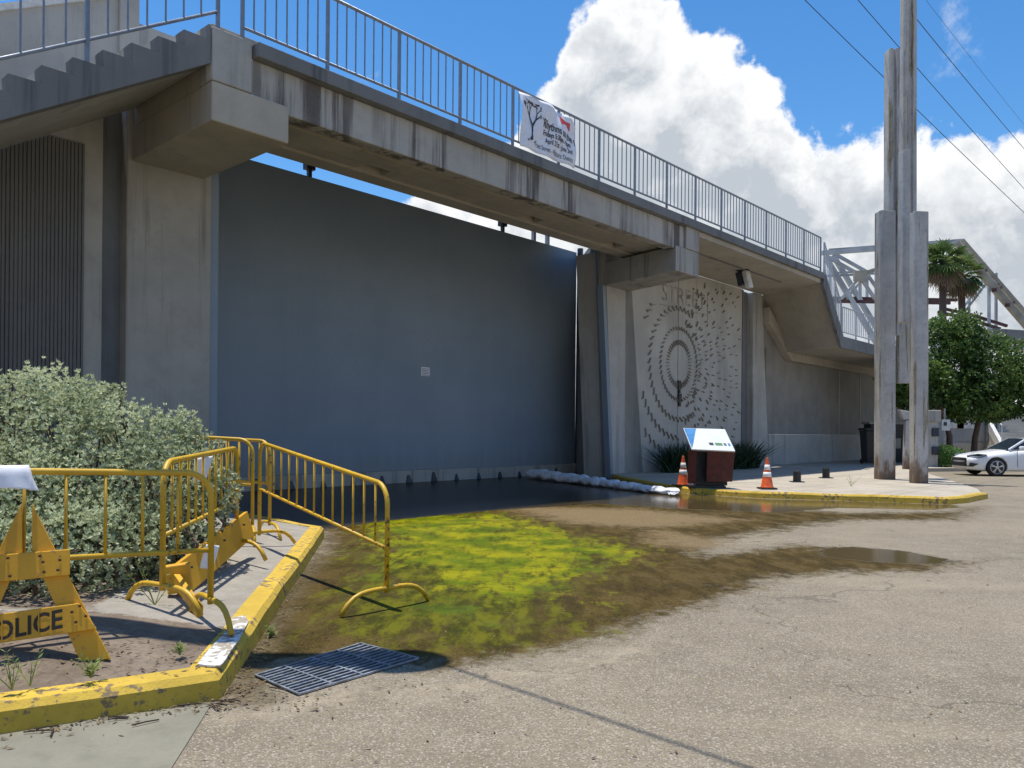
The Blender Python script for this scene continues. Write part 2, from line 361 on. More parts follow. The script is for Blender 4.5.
def road_mat():
    m, t, b = newmat('worn sandy asphalt'); p = t.pos()
    big = t.noise(p, .35, 5, .6); mid = t.noise(p, 2.4, 6, .65); fine = t.noise(p, 30, 5, .7); n5 = t.noise(p, 7., 6, .7, .4)
    v = t.node('ShaderNodeTexVoronoi'); t.put(v.inputs['Vector'], p); v.inputs['Scale'].default_value = 120
    sepc = t.node('ShaderNodeSeparateColor'); t.put(sepc.inputs[0], v.outputs['Color'])
    c = t.mix(t.ramp(big,.3,.7), (.168,.138,.093), (.236,.195,.132))
    c = t.mix(t.ramp(mid,.35,.7), c, t.mix(.5, c, (.29,.245,.175)))
    c = t.mix(t.ramp(sepc.outputs[0], .55, 1., 0, .75), c, (.115,.10,.085))
    c = t.mix(t.ramp(sepc.outputs[1], .72, 1., 0, .7), c, (.44,.39,.32))
    c = t.mix(t.ramp(fine,.50,.70,0,.6), c, (.13,.11,.09))
    c = t.mix(t.ramp(t.noise(p, .9, 7, .7, .4), .55, .72, 0, .5), c, (.135,.112,.078))
    c = t.mix(t.ramp(t.noise(p, 5.5, 6, .75, .2), .60, .72, 0, .55), c, (.10,.083,.06))
    c = t.mix(t.ramp(t.noise(t.scale(p,(.25,1.,1)), .7, 5, .6), .52, .70, 0, .4), c, (.33,.28,.20))
    # cracks
    wv = t.node('ShaderNodeVectorMath', operation='ADD'); t.put(wv.inputs[0], p)
    nn = t.node('ShaderNodeTexNoise'); t.put(nn.inputs['Vector'], p); nn.inputs['Scale'].default_value = 1.6; nn.inputs['Detail'].default_value = 5
    sc_ = t.node('ShaderNodeVectorMath', operation='SCALE'); t.put(sc_.inputs[0], nn.outputs['Color']); sc_.inputs['Scale'].default_value = 1.3; t.put(wv.inputs[1], sc_.outputs[0])
    cr = t.node('ShaderNodeTexVoronoi', feature='DISTANCE_TO_EDGE'); t.put(cr.inputs['Vector'], t.scale(wv.outputs[0], (1,1,0))); cr.inputs['Scale'].default_value = .30
    crack = t.math('MULTIPLY', t.ramp(cr.outputs['Distance'], .001, .005, 1, 0), t.ramp(t.noise(p, .5, 3), .42, .58))
    c = t.mix(t.math('MULTIPLY', crack, .5), c, (.07,.06,.05))
    def m_(name, amp, lo, hi, n=n5, a=0, bb=1): return t.ramp(t.math('ADD', t.attr(name), t.math('MULTIPLY', t.math('SUBTRACT', n, .5), amp)), lo, hi, a, bb)
    ps0 = t.scale(p, (1.2,.5,1)); mid2 = t.noise(ps0, 3., 7, .7, .2)
    mixn = t.math('ADD', t.math('MULTIPLY', n5, .6), t.math('MULTIPLY', mid, .4))
    sand_ = m_('sand', 1.1, .45, .75, mixn, 0, .65)
    c = t.mix(sand_, c, (.37,.30,.21))
    wet_ = m_('wet', .9, .38, .62, mixn)
    wetc = t.mix(t.ramp(mid2,.36,.64), (.034,.023,.005), (.088,.058,.014))
    wetc = t.mix(t.ramp(sepc.outputs[1], .7, 1., 0, .45), wetc, (.17,.12,.05))
    wetc = t.mix(t.ramp(fine,.5,.7,0,.7), wetc, (.028,.018,.008)); wetc = t.mix(t.ramp(t.noise(p, 1.1, 6, .7),.5,.68,0,.6), wetc, (.035,.026,.010))
    c = t.mix(wet_, c, wetc)
    silt_ = m_('silt', 1.0, .42, .72, mixn, 0, .8)
    c = t.mix(silt_, c, t.mix(t.ramp(fine,.35,.65), (.150,.105,.052), (.27,.20,.115)))
    ps_ = t.scale(p, (1.25,.42,1)); nA = t.noise(ps_, 1.6, 9, .68, .3); nB = t.noise(ps_, 5., 7, .72, .2); nC = t.noise(p, 13., 5, .7)
    mA = t.math('ADD', t.math('MULTIPLY', nA, .5), t.math('ADD', t.math('MULTIPLY', nB, .3), t.math('MULTIPLY', nC, .2)))
    a2 = m_('algae2', 3.2, .42, .90, mA)
    c = t.mix(t.math('MULTIPLY', a2, .8), c, t.mix(t.ramp(nB,.38,.62), (.030,.038,.002), (.125,.125,.005)))
    gr = t.noise(ps_, 1.15, 9, .68, .5)
    mG = t.math('ADD', t.math('MULTIPLY', gr, .62), t.math('ADD', t.math('MULTIPLY', nB, .25), t.math('MULTIPLY', nC, .13)))
    a1 = t.math('MULTIPLY', m_('algae', 3.4, .42, .80, mG), t.ramp(t.math('ADD', t.math('MULTIPLY', nB, .6), t.math('MULTIPLY', nC, .4)), .40, .52, .30, 1))
    c = t.mix(t.math('MULTIPLY', a1, .95), c, t.mix(t.ramp(t.noise(p, 1.6, 6, .6),.35,.65), (.075,.115,.002), (.25,.235,.004)))
    a3 = t.math('MULTIPLY', t.ramp(t.noise(p, 1.0, 7, .65), .54, .68), a2)
    c = t.mix(t.math('MULTIPLY', a3, .6), c, (.065,.12,.008))
    dirt_ = m_('dirt', 1.0, .40, .70, mixn, 0, .8)
    c = t.mix(dirt_, c, t.mix(t.ramp(fine,.35,.65), (.045,.035,.018), (.17,.13,.075)))
    wat = m_('water', .5, .46, .56, mixn)
    c = t.mix(t.math('MULTIPLY', wat, .93), c, t.mix(t.attr('pool_shade'), (.080,.056,.020), (.009,.008,.006)))  # near-black base puts the bridge shade into the water colour
    t.put(b.inputs['Base Color'], c)
    film = t.math('MULTIPLY', t.math('MULTIPLY', wet_, t.ramp(mid2, .50, .62, 0, .7)), t.math('SUBTRACT', 1., silt_))
    ro = t.math('SUBTRACT', .9, t.math('MULTIPLY', film, .55))
    ro = t.math('SUBTRACT', ro, t.math('MULTIPLY', a1, .12))
    ro = t.math('MULTIPLY_ADD', wat, t.math('SUBTRACT', t.math('MULTIPLY_ADD', t.attr('pool_shade'), .12, .13), ro), ro)
    t.put(b.inputs['Roughness'], ro); t.put(b.inputs['Specular IOR Level'], t.math('SUBTRACT', t.math('SUBTRACT', .36, t.math('MULTIPLY', t.attr('pool_shade'), .30)), t.math('MULTIPLY', t.math('MULTIPLY', wet_, t.math('SUBTRACT', 1., wat)), .24), None, True))
    h = t.math('ADD', t.math('MULTIPLY', sepc.outputs[0], .5), t.math('MULTIPLY', fine, 1.)); h = t.math('SUBTRACT', h, t.math('MULTIPLY', crack, 2.))
    h = t.math('MULTIPLY', h, t.math('SUBTRACT', 1., wat))
    t.put(b.inputs['Normal'], t.bump(h, .55, .008))
    return m
me.materials.append(road_mat())
road = bpy.data.objects.new('road', me); col.objects.link(road); tag(road, kind='structure')
g = MB(); g.add([(-3000,-3000,-.012),(3000,-3000,-.012),(3000,3000,-.012),(-3000,3000,-.012)], [(0,1,2,3)])
tag(g.build('ground', concrete('far ground', (.28,.25,.2), streak=0)), kind='structure')

# left island
K0 = Vector((-1.6,4.44)); K1 = Vector((-2.62,11.29)); K2 = Vector((-4.07,12.82)); K3 = Vector((-6.35,15.75)); KF = K0+(Vector((-2.48,3.9))-K0).normalized()*6
def offset(poly, w):               # shift an open polyline to its left by w, mitred
    out = []
    for i, p in enumerate(poly):
        d0 = (poly[i]-poly[i-1]).normalized() if i else None
        d1 = (poly[i+1]-poly[i]).normalized() if i < len(poly)-1 else None
        n = Vector((0,0)); k = 1
        if d0 is not None: n += Vector((-d0.y,d0.x))
        if d1 is not None: n += Vector((-d1.y,d1.x))
        n.normalize(); r = d1 if d0 is None else d0; k = 1/max(.3, n.dot(Vector((-r.y,r.x))))
        out.append(p+n*w*k)
    return out
def kerb(name, line, w, h, mat, zf=lambda p: 0):
    fine = []
    for a, b in zip(line[:-1], line[1:]):
        n = max(1, int((b-a).length/.5))
        for i in range(n): fine.append(a+(b-a)*i/n)
    fine.append(line[-1]); bk = 1.
    inner = offset(fine, w); c1 = offset(fine, .015); c2 = offset(fine, .05)
    m = MB(); n = len(fine); vs = []
    for i in range(n):
        j = lambda s: (random.uniform(-s,s), random.uniform(-s,s))
        q = j(.010); hh = h+random.uniform(-.008,.008)
        vs += [(fine[i].x+q[0], fine[i].y+q[1], -.02), (c1[i].x+q[0], c1[i].y+q[1], hh-.04), (c2[i].x+q[0], c2[i].y+q[1], hh-.004), (inner[i].x, inner[i].y, hh), (inner[i].x, inner[i].y, -.02)]
    fs = []
    for i in range(n-1):
        for k in range(5): fs.append((i*5+k, i*5+(k+1)%5, (i+1)*5+(k+1)%5, (i+1)*5+k))
    fs += [(0,1,2,3,4), tuple((n-1)*5+k for k in range(5))]
    m.add(vs, fs); return tag(m.build(name, mat), kind='structure')
kerb('island_kerb', [KF,K0,K1,K2,K3], .2, .15, M['kerb'])
isl = [KF,K0,K1,K2,K3,Vector((-12.5,9.2)),Vector((-12.5,.5))]
gx = np.arange(-12.6,-1.3,.07); gz = np.arange(.4,16.,.07); A, B = np.meshgrid(gx, gz); Q = np.stack([A.ravel(),B.ravel()],1)
sd = sdist(Q, [(p.x,p.y) for p in isl])
dR = sdist(Q, [(p.x,p.y) for p in [K0,K1,K2,K3,Vector((-12.5,16)),Vector((-12.5,4.44))]])
hh = np.array([mnoise.fractal(Vector((x*1.3,y*1.3,0)),1.,2.,4) for x,y in Q])
strip = np.clip(.5+(1.15-np.hypot(0,1)*0-sdist(Q,[(K0.x,K0.y),(K1.x,K1.y),(K1.x-12,K1.y+1),(K0.x-12,K0.y+.3)]))/.25,0,1)*np.clip((Q[:,1]-5.35)/.3,0,1)
zz = .138+.10*np.clip((sd-.2)/.9,0,1)+hh*.018*np.clip((sd-.15)/.3,0,1)*(1-.8*strip)
ii = -np.ones(len(Q),int); keep = sd > .06
gi = np.arange(len(Q)).reshape(len(gz),len(gx)); qd = np.stack([gi[:-1,:-1],gi[:-1,1:],gi[1:,1:],gi[1:,:-1]],-1).reshape(-1,4)
qd = qd[keep[qd].all(1)]; used = np.unique(qd); ii[used] = np.arange(len(used))
me = bpy.data.meshes.new('island_ground'); me.from_pydata([(Q[i,0],Q[i,1],zz[i]) for i in used], [], ii[qd].tolist())
a_ = me.attributes.new('strip','FLOAT','POINT'); a_.data.foreach_set('value', strip[used].astype(np.float32))
m, t, b = newmat('island dirt'); p = t.pos()
f1 = t.noise(p, 3, 6, .65); f2 = t.noise(p, 26, 5, .7); f3 = t.noise(p, 9, 6, .7)
c = t.mix(t.ramp(f1,.3,.7), (.115,.082,.055), (.235,.185,.135)); c = t.mix(t.ramp(f2,.48,.68,0,.7), c, (.08,.055,.04))
c2 = t.mix(t.ramp(f1,.3,.7), (.26,.235,.195), (.34,.31,.265)); c2 = t.mix(t.ramp(f2,.5,.75,0,.4), c2, (.2,.18,.15)); c2 = t.mix(t.ramp(f3,.55,.72,0,.5), c2, (.17,.14,.10))
mk = t.ramp(t.math('ADD', t.attr('strip'), t.math('MULTIPLY', t.math('SUBTRACT', f3,.5),.9)), .4,.6)
t.put(b.inputs['Base Color'], t.mix(mk, c, c2)); b.inputs['Roughness'].default_value = .95
t.put(b.inputs['Normal'], t.bump(t.math('ADD', f2, f3), .7, .015)); me.materials.append(m)
o = bpy.data.objects.new('island_ground', me); col.objects.link(o); tag(o, kind='structure')
def island_z(x, y):
    s = sdist(np.array([[x,y]]), [(p.x,p.y) for p in isl])[0]; return .138+.10*min(1,max(0,(s-.2)/.9))
# white painted patch on the kerb corner
m = MB(); poly = []
for k, (x,y) in enumerate([(197,664),(203,656),(213,646),(222,635),(227,627),(234,617),(245,615),(250,621),(244,632),(240,640),(232,651),(226,660),(219,666),(208,665)]):
    q = G(x,y,.158); poly.append((q.x+random.uniform(-.01,.01), q.y+random.uniform(-.01,.01)))
m.prism(poly, lambda x,y: Vector((x,y,.148)), lambda x,y: Vector((x,y,.159)))
tag(m.build('white_kerb_paint', M['white_paint']), kind='structure')
# concrete gutter apron in front of the island
m = MB(); a = [G(-260,900), G(-150,745), Vector((-2.52,3.93,0)), G(212,704), G(172,768), G(120,850)]
m.add([(p.x,p.y,.005) for p in a], [tuple(range(len(a)))])
gut = concrete('gutter concrete', (.225,.212,.162), streak=0, blotch=.8, nscale=2.)
tag(m.build('gutter', gut), kind='structure')

# right pavement
KR = [Vector((3.25,26.0)),Vector(G(622,482,0)[:2]),Vector(G(655,488.5,0)[:2]),Vector(G(690,494,0)[:2]),Vector(G(765,498.5,0)[:2]),Vector(G(850,501,0)[:2]),Vector(G(950,504.5,0)[:2]),Vector(G(968,503,0)[:2]),Vector(G(988,494.5,.1)[:2])]
kerb('pavement_kerb', KR, .17, .15, M['kerb'])
inn = offset(KR, .15)
pv = [(p.x,p.y) for p in inn]+[(12.0,20.6),(12.9,23),(14.5,27.5),(15.7,30.5),(17.2,33.2),(32,38),(40,44)]+[tuple(W(46,-.3,0)[:2]),tuple(W(14.3,-.3,0)[:2])]
m = MB(); m.prism(pv, lambda x,y: Vector((x,y,-.02)), lambda x,y: Vector((x,y,.146)))
mm, t, b = newmat('pavement concrete'); p = t.pos()
f1 = t.noise(p, .8, 5, .6); f2 = t.noise(p, 30, 5, .7); f3 = t.noise(p, 4, 6, .65)
c = t.mix(t.ramp(f1,.3,.7), (.36,.315,.25), (.45,.40,.325)); c = t.mix(t.ramp(f3,.5,.72,0,.55), c, (.25,.20,.14)); c = t.mix(t.ramp(f2,.5,.75,0,.35), c, (.2,.17,.13))
bk = t.node('ShaderNodeTexBrick'); mp = t.node('ShaderNodeMapping'); t.put(mp.inputs[0], p); mp.inputs['Rotation'].default_value = (0,0,TH-PI/2); t.put(bk.inputs['Vector'], mp.outputs[0])
bk.offset = 0; bk.inputs['Scale'].default_value = 1; bk.inputs['Mortar Size'].default_value = .014; bk.inputs['Brick Width'].default_value = 1.9; bk.inputs['Row Height'].default_value = 1.9
c = t.mix(t.math('MULTIPLY', bk.outputs['Fac'], .7), c, (.12,.10,.08))
t.put(b.inputs['Base Color'], c); b.inputs['Roughness'].default_value = .9; t.put(b.inputs['Normal'], t.bump(f2,.3,.006))
tag(m.build('pavement', mm), kind='structure')

# ------------------------------------------------------------------ flood wall, left half
fw = empty('retaining_wall', W(-5,0,0), 'concrete retaining wall with a vertically ribbed panel under the stair', 'wall')
m = MB(); top = lambda u: 7.67+.64*(u+1.63)
m.prism([(-11,-.05),(-2.1,-.05),(-2.1,top(-2.1)),(-11,max(.5,top(-11)))], lambda u,z: W(u,-.6,z), lambda u,z: W(u,0,z))
m.build('wall', M['conc'], fw)
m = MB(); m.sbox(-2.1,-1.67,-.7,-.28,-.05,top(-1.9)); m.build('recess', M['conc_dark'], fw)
m = MB(); u = -2.42
while u > -10.8:
    zt = min(6.55, 6.62+.61*(u+2.85))
    if zt > .3: m.hexa([W(u-.036,.04,0),W(u,.04,0),W(u,-.01,0),W(u-.036,-.01,0)], [W(u-.036,.04,zt-.02),W(u,.04,zt),W(u,-.01,zt),W(u-.036,-.01,zt-.02)])
    u -= .062
m.build('ribbed_panel', M['rib'], fw)

pl = empty('concrete_pier', W(-.85,-1,0), 'broad grey concrete pier left of the blue floodgate, carrying the bridge corbel', 'pier')
m = MB(); m.sbox(-1.67,-.02,-2.4,0,-.05,7.6); m.build('shaft', M['conc'], pl, .03)
m = MB(); m.sbox(-1.59,-.18,-.1,3.0,6.46,7.1); m.build('corbel', M['conc_warm'], pl, .025)
m = MB(); m.hexa([W(-1.575,2.58,7.102),W(-1.2,2.58,7.102),W(-1.2,.03,7.102),W(-1.575,.03,7.102)],[W(-1.575,2.58,7.42),W(-1.2,2.58,7.42),W(-1.2,.03,7.42),W(-1.575,.03,7.42)]); m.build('cheek_block', M['conc_warm'], pl)
m = MB(); m.sbox(-.018,.16,-.35,-.06,0,7.4); m.build('seal_strip', M['gate'], pl)

# stair on the left
st = empty('concrete_stair', W(-5,1.5,0), 'concrete stair with saw-toothed edge climbing to the footbridge at upper left', 'stair')
prof = [(-1.62,7.36),(-9.6,7.36+.61*(-9.6+1.62)),(-9.6,7.36+.61*(-9.6+1.62)+.35)]
u, z = -1.66, 7.73; up = []
while u > -9.5:
    up += [(u, z), (u-.40, z), (u-.385, z-.235)]; u -= .40; z -= .25
up = [(-1.62,7.97),(-1.655,7.97)]+up
prof = prof+up[::-1][1:]
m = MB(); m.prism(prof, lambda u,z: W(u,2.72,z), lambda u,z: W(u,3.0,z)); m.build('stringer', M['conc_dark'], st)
m = MB()
pr2 = [(u+.05 if 2 < i else u,z+.02 if i < 2 else z+.055) for i,(u,z) in enumerate(prof)]
m.prism(pr2, lambda u,z: W(u,.12,z), lambda u,z: W(u,2.718,z)); m.build('flight', M['conc_pale'], st)
m = MB(); m.prism([(-9.6,3.6),(-1.9,7.7),(-1.9,9.32),(-9.6,5.2)], lambda u,z: W(u,-.12,z), lambda u,z: W(u,.118,z)); m.build('parapet', M['conc_pale'], st)
m = MB(); m.prism([(-9.6,5.2),(-1.9,9.32),(-1.9,9.44),(-9.6,5.32)], lambda u,z: W(u,-.16,z), lambda u,z: W(u,.17,z)); m.build('coping', M['roofw'], st)
m = MB(); m.tube([W(-9.6,.2,5.42),W(-1.92,.2,9.50)], .04, 8); m.build('sunlit_line', M['collar'], st, smooth=True)  # white tube added for the bright line of the sunlit coping
m = MB(); m.sbox(-1.898,-1.55,-.15,.2,7.62,9.7); m.build('pilaster', M['conc_pale'], st, .02)
m = MB(); m.sbox(-1.548,-.55,-.10,.1,7.62,9.0); m.build('parapet', M['conc_pale'], st)

# ------------------------------------------------------------------ footbridge
fb = empty('footbridge', W(6,1.5,6.9), 'long concrete footbridge spanning in front of the blue floodgate', 'bridge')
m = MB(); m.sbox(-.88,13.38,2.62,2.95,6.97,7.70); m.build('fascia_beam', M['conc_beam'], fb, .02)
m = MB(); m.sbox(-1.6,-.9,2.6,3.02,7.103,7.96); m.build('end_block', M['conc'], fb, .02)
m = MB(); m.sbox(13.4,14.2,2.6,3.03,7.053,7.94); m.build('end_block', M['conc'], fb, .02)
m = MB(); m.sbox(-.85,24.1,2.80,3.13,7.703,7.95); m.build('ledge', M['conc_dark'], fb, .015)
m = MB(); m.sbox(-1.5,24.2,2.6,2.79,7.703,8.12); m.build('deck_kerb', M['conc'], fb, .015)
m = MB(); m.sbox(-1.55,14.2,.1,2.598,7.45,7.96); m.build('deck_slab', M['conc'], fb)
def stem(v0, v1, zb, zt, tp):       # tapered beam stem running the length of the span
    m = MB(); q = [(-1.5,v1),(14.1,v1),(14.1,v0),(-1.5,v0)]; q2 = [(-1.5,v1+tp),(14.1,v1+tp),(14.1,v0-tp),(-1.5,v0-tp)]
    m.hexa([W(u,v,zb) for u,v in q], [W(u,v,zt) for u,v in q2]); m.build('beam', M['conc_warm'], fb, .02)
stem(1.62, 2.22, 7.105, 7.448, .06); stem(.62, 1.12, 7.105, 7.448, .06); stem(.02, .10, 7.40, 7.448, .0)
for v0, v1, hl in ((2.30,2.615,[(3.4,4.1),(8.6,9.3),(12.1,13.3)]), (1.20,1.54,[(2.6,3.3),(7.8,8.5),(11.6,12.3)])):
    u = -1.4
    for a, b_ in hl+[(14.0,14.1)]:
        m = MB(); m.sbox(u, a, v0, v1, 7.14, 7.447); m.build('infill', M['conc_warm'], fb); u = b_
m = MB(); m.prism([(.098,7.62),(-2.9,8.47),(-2.9,8.60),(.098,7.955)], lambda v,z: W(-1.5,v,z), lambda v,z: W(14.2,v,z)); m.build('added_shade_slab', M['conc_warm'], fb)  # added slab hidden behind the deck, blocks sun from the gate foot
# right, cantilevered part of the deck
m = MB(); m.prism([(14.21,7.55),(24.05,7.55),(24.05,7.70),(14.21,7.70)], lambda u,z: W(u+1.15*(u-14.2)/9.85,.01,z), lambda u,z: W(u,3.0,z)); m.build('cantilever_slab', M['conc_warm'], fb)
m = MB(); m.tube([W(14.3,1.9,7.53),W(22.8,1.9,7.53)], .03, 6); m.build('conduit', M['conc_dark'], fb)

# right pier, corbel, wing wall
pr = empty('concrete_pier', W(14.7,-.6,0), 'tapered pale concrete pier between the floodgate and the sun mural', 'pier')
m = MB(); m.hexa([W(14.05,0,-.05),W(15.9,0,-.05),W(15.9,-1.2,-.05),W(14.05,-1.2,-.05)], [W(13.5,0,7.44),W(14.95,0,7.44),W(14.95,-1.2,7.44),W(13.5,-1.2,7.44)]); m.build('shaft', M['conc_pale'], pr, .02)
m = MB(); m.hexa([W(12.85,3.0,6.3),W(14.22,3.0,6.3),W(14.95,-.02,6.3),W(13.5,-.02,6.3)], [W(12.85,3.0,7.05),W(14.22,3.0,7.05),W(14.95,-.02,7.05),W(13.5,-.02,7.05)]); m.build('corbel', M['conc'], pr, .025)
m = MB(); m.hexa([W(13.9,.02,0),W(14.05,.02,0),W(14.05,-.2,0),W(13.9,-.2,0)], [W(13.34,.02,6.28),W(13.5,.02,6.28),W(13.5,-.2,6.28),W(13.34,-.2,6.28)]); m.build('seal_strip', M['gate'], pr)
m = MB(); m.hexa([W(13.9,-.21,0),W(14.4,-.21,0),W(16.2,-2.6,0),W(15.45,-2.6,0)], [W(13.34,-.21,7.9),W(13.8,-.21,7.9),W(16.2,-2.6,7.9),W(15.62,-2.6,7.9)]); m.build('wing_wall', concrete('painted grey concrete', (.30,.315,.32), streak=.2, blotch=.3), pr)

# floodgate
fg = empty('floodgate', W(7,-2.9,0), 'huge flat blue-grey steel floodgate closing the opening under the footbridge', 'floodgate')
m = MB(); m.sbox(-1.2,15.50,-3.0,-2.7,.36,8.1); m.build('gate_panel', M['gate'], fg)
m = MB(); m.sbox(-1.2,15.50,-3.1,-2.62,-.05,.355); m.build('sill', M['conc'], fg, .02)
for u in np.arange(.5,14.6,.98):
    m = MB(); w_ = random.uniform(.07,.13); h_ = random.uniform(.16,.30); m.hexa([W(u,-2.58,0),W(u+w_*1.8,-2.58,0),W(u+w_*1.8,-2.63,0),W(u,-2.63,0)],[W(u+.04,-2.60,h_),W(u+w_,-2.60,h_),W(u+w_,-2.63,h_),W(u+.04,-2.63,h_)]); m.build('sill_seal', M['steel_dark'], fg)
m = MB(); m.tube([W(15.56,-2.62,0),W(15.62,-2.62,8.25)], .11, 10); m.build('edge_pole', M['steel_dark'], fg)
for px in (313,506):
    uu = {313:4.15, 506:11.65}[px]
    h_ = MB(); h_.sbox(uu-.05,uu+.05,-2.9,-2.8,8.1,8.75); h_.sbox(uu-.13,uu+.13,-2.95,-2.76,8.33,8.50); h_.build('roller_hanger', M['black'], fg)
for uu in (13.35,14.1):
    h_ = MB(); h_.sbox(uu-.06,uu+.06,-3.0,-2.88,8.1,9.2); h_.build('top_post', M['lampgrey'], fg)
m = MB(); m.sbox(7.97,8.31,-2.698,-2.69,3.15,3.41); nt = m.build('paper_notice', M['paper'])
tag(nt, 'small white paper notice stuck on the blue-grey floodgate', 'notice')
m = MB()
for k in range(5): m.sbox(8.0,8.30-.05*(k%2),-2.6895,-2.687,3.17+k*.045,3.185+k*.045)
m.build('printing', M['ink_grey'], nt)

def text2d(body, size, bold=0):
    cu = bpy.data.curves.new('t','FONT'); cu.body = body; cu.size = size; cu.offset = bold; cu.resolution_u = 3
    o = bpy.data.objects.new('t', cu); col.objects.link(o); dg = bpy.context.evaluated_depsgraph_get()
    me = o.evaluated_get(dg).to_mesh(); vs = [(v.co.x,v.co.y) for v in me.vertices]; fs = [tuple(p.vertices) for p in me.polygons]
    o.evaluated_get(dg).to_mesh_clear(); bpy.data.objects.remove(o); bpy.data.curves.remove(cu)
    return vs, fs

# ------------------------------------------------------------------ mural wall
mw = empty('mural_wall', W(19.5,-.3,0), 'pale concrete wall panel with carved sunburst rings behind the information sign', 'wall')
m = MB(); m.sbox(14.7,23.4,-.5,0,-.05,7.548); m.build('wall', concrete('mural concrete', (.50,.475,.42), streak=.25, blotch=.3), mw)
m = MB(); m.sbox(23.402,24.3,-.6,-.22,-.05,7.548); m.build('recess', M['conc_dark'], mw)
m = MB(); m.sbox(18.14,18.18,0,.004,.2,7.5); m.sbox(23.33,23.398,0,.05,.2,7.5); m.build('joint', M['conc_dark'], mw)
m = MB(); UC, ZC = 18.22, 4.06
def dash(r, a, L, w, skew=0):
    cu, cz = UC+r*math.cos(a), ZC+r*math.sin(a)
    d = a+skew; du, dz = math.cos(d)*L/2, math.sin(d)*L/2; nu, nz_ = -math.sin(d)*w/2, math.cos(d)*w/2
    q = [(cu-du-nu,cz-dz-nz_),(cu+du-nu,cz+dz-nz_),(cu+du+nu,cz+dz+nz_),(cu-du+nu,cz-dz+nz_)]
    if any(u < 15.7 or u > 23.2 or z < .3 or z > 7.4 for u,z in q): return
    m.hexa([W(u,.06,z) for u,z in q], [W(u,-.01,z) for u,z in q])
for k in range(42): dash(.80, 2*PI*k/42, .19, .018)
def wave(r, n, L, w, ok):
    for k in range(n):
        a = 2*PI*k/n
        if not ok(math.cos(a)) or r*math.sin(a) > 2.05: continue
        dash(r, a, L*.8, w*.72, 1.0); dash(r+L*.34, a+L*.36/r, L*.32, w*.6, -.15)
wave(1.30, 44, .17, .032, lambda c: True)
wave(2.02, 46, .26, .040, lambda c: c < .45)
wave(2.70, 54, .29, .042, lambda c: c < -.02)
wave(3.35, 60, .31, .042, lambda c: c < -.35)
for k in range(44):
    a = -1.35+2.7*k/43
    r = 1.62
    while r < 6.5:
        if random.random() < .68: dash(r+random.uniform(-.1,.1), a+random.uniform(-.02,.02), random.uniform(.08,.24), .020, random.uniform(-.3,.3))
        r += .5
m.build('carved_relief', M['relief'], mw)
m = MB()
for k in range(6):
    z = 3.45-k*.16; m.sbox(18.13+random.uniform(-.03,.05),18.27+random.uniform(-.03,.12),.005,.07,z-.15,z)
m.build('rusty_fitting', M['black'], mw)
m = MB()                              # worn raised panel and lettering at the head of the wall
for a_, b_, c_, d_2 in ((16.9,20.4,6.10,6.12),(20.36,20.38,5.7,7.0)): m.sbox(a_,b_,0,.02,c_,d_2)
m.build('worn_panel', M['conc'], mw)
v_, f_ = text2d('STREET', 1.0, .0); wv = max(a_ for a_,b_ in v_)
m = MB(); m.add([W(16.95+3.25*a_/wv, .012, 6.28+.62*b_/.7) for a_,b_ in v_], f_); m.build('lettering', M['conc_beam'], mw, fix=False)
p2 = empty('buttress', W(25,-.3,0), 'slim tapered pale concrete buttress right of the sun mural', 'buttress')
m = MB(); m.hexa([W(24.3,.05,-.05),W(26.0,.05,-.05),W(26.0,-.6,-.05),W(24.3,-.6,-.05)], [W(24.3,.05,7.54),W(25.15,.05,7.54),W(25.15,-.6,7.54),W(24.3,-.6,7.54)]); m.build('shaft', M['conc_pale'], p2, .02)

# panel wall under the right stair
pw = empty('panel_wall', W(32,-.3,0), 'grey exposed-aggregate panel wall on a pale plinth under the right stair', 'wall')
m = MB()
for a, b_ in ((25.7,34.48),(34.54,37.66),(37.72,44)): m.sbox(a,b_,-.5,0,1.5,5.3)
m.build('aggregate_panel', M['aggr'], pw)
m = MB()
for a, b_ in ((25.9,29.6),(29.63,33.6),(33.63,38),(38.03,44)): m.sbox(a,b_,-.5,.06,-.05,1.497)
m.build('plinth', M['conc_pale'], pw)
m = MB()
for uu in (34.51,37.69): m.sbox(uu-.05,uu+.05,-.4,.03,1.5,5.0)
m.build('joint_strip', M['conc_pale'], pw)
m = MB(); m.prism([(25.0,5.303),(29.0,5.303),(26.3,7.54),(25.0,7.54)], lambda u,z: W(u,-.5,z), lambda u,z: W(u,-.01,z)); m.build('gable_panel', M['aggr'], pw)
m = MB()
m.prism([(25.3,6.35),(27.72,4.86),(44,4.86),(44,5.32),(27.6,5.32),(25.3,7.0)], lambda u,z: W(u,.002,z), lambda u,z: W(u,.32,z)); m.build('ledge_beam', M['conc_warm'], pw, .02)

# right stair and landing
sr = empty('concrete_stair', W(27,1.5,0), 'concrete stair and landing dropping from the right end of the footbridge', 'stair')
def skew(a): return lambda u,z: W(u+1.2*(1-a/3.0),a,z)
prof = [(24.055,7.55),(26.08,5.22)]; u, z = 26.08, 5.56
zig = []
while z < 7.9: zig += [(u,z),(u,z+.2)]; u -= .169; z += .2
prof = [(24.055,7.55),(26.08,5.22),(26.42,5.22)]+[(26.42,5.56)]+zig[:-1]+[(24.055,7.95)]
m = MB(); m.prism(prof, skew(.02), skew(3.0)); m.build('flight', M['conc_warm'], sr)
m = MB(); m.prism([(26.43,5.22),(44,5.22),(44,5.5),(26.43,5.5)], lambda u,z: W(u+1.2,.02,z), lambda u,z: W(u,3.0,z)); m.build('landing', M['conc_warm'], sr)
m = MB(); m.prism([(24.0,7.5),(26.05,5.14),(44,5.14),(44,5.62),(26.3,5.62),(24.2,7.98)], lambda u,z: W(u,3.003,z), lambda u,z: W(u,3.12,z)); m.build('edge_beam', M['conc_dark'], sr)

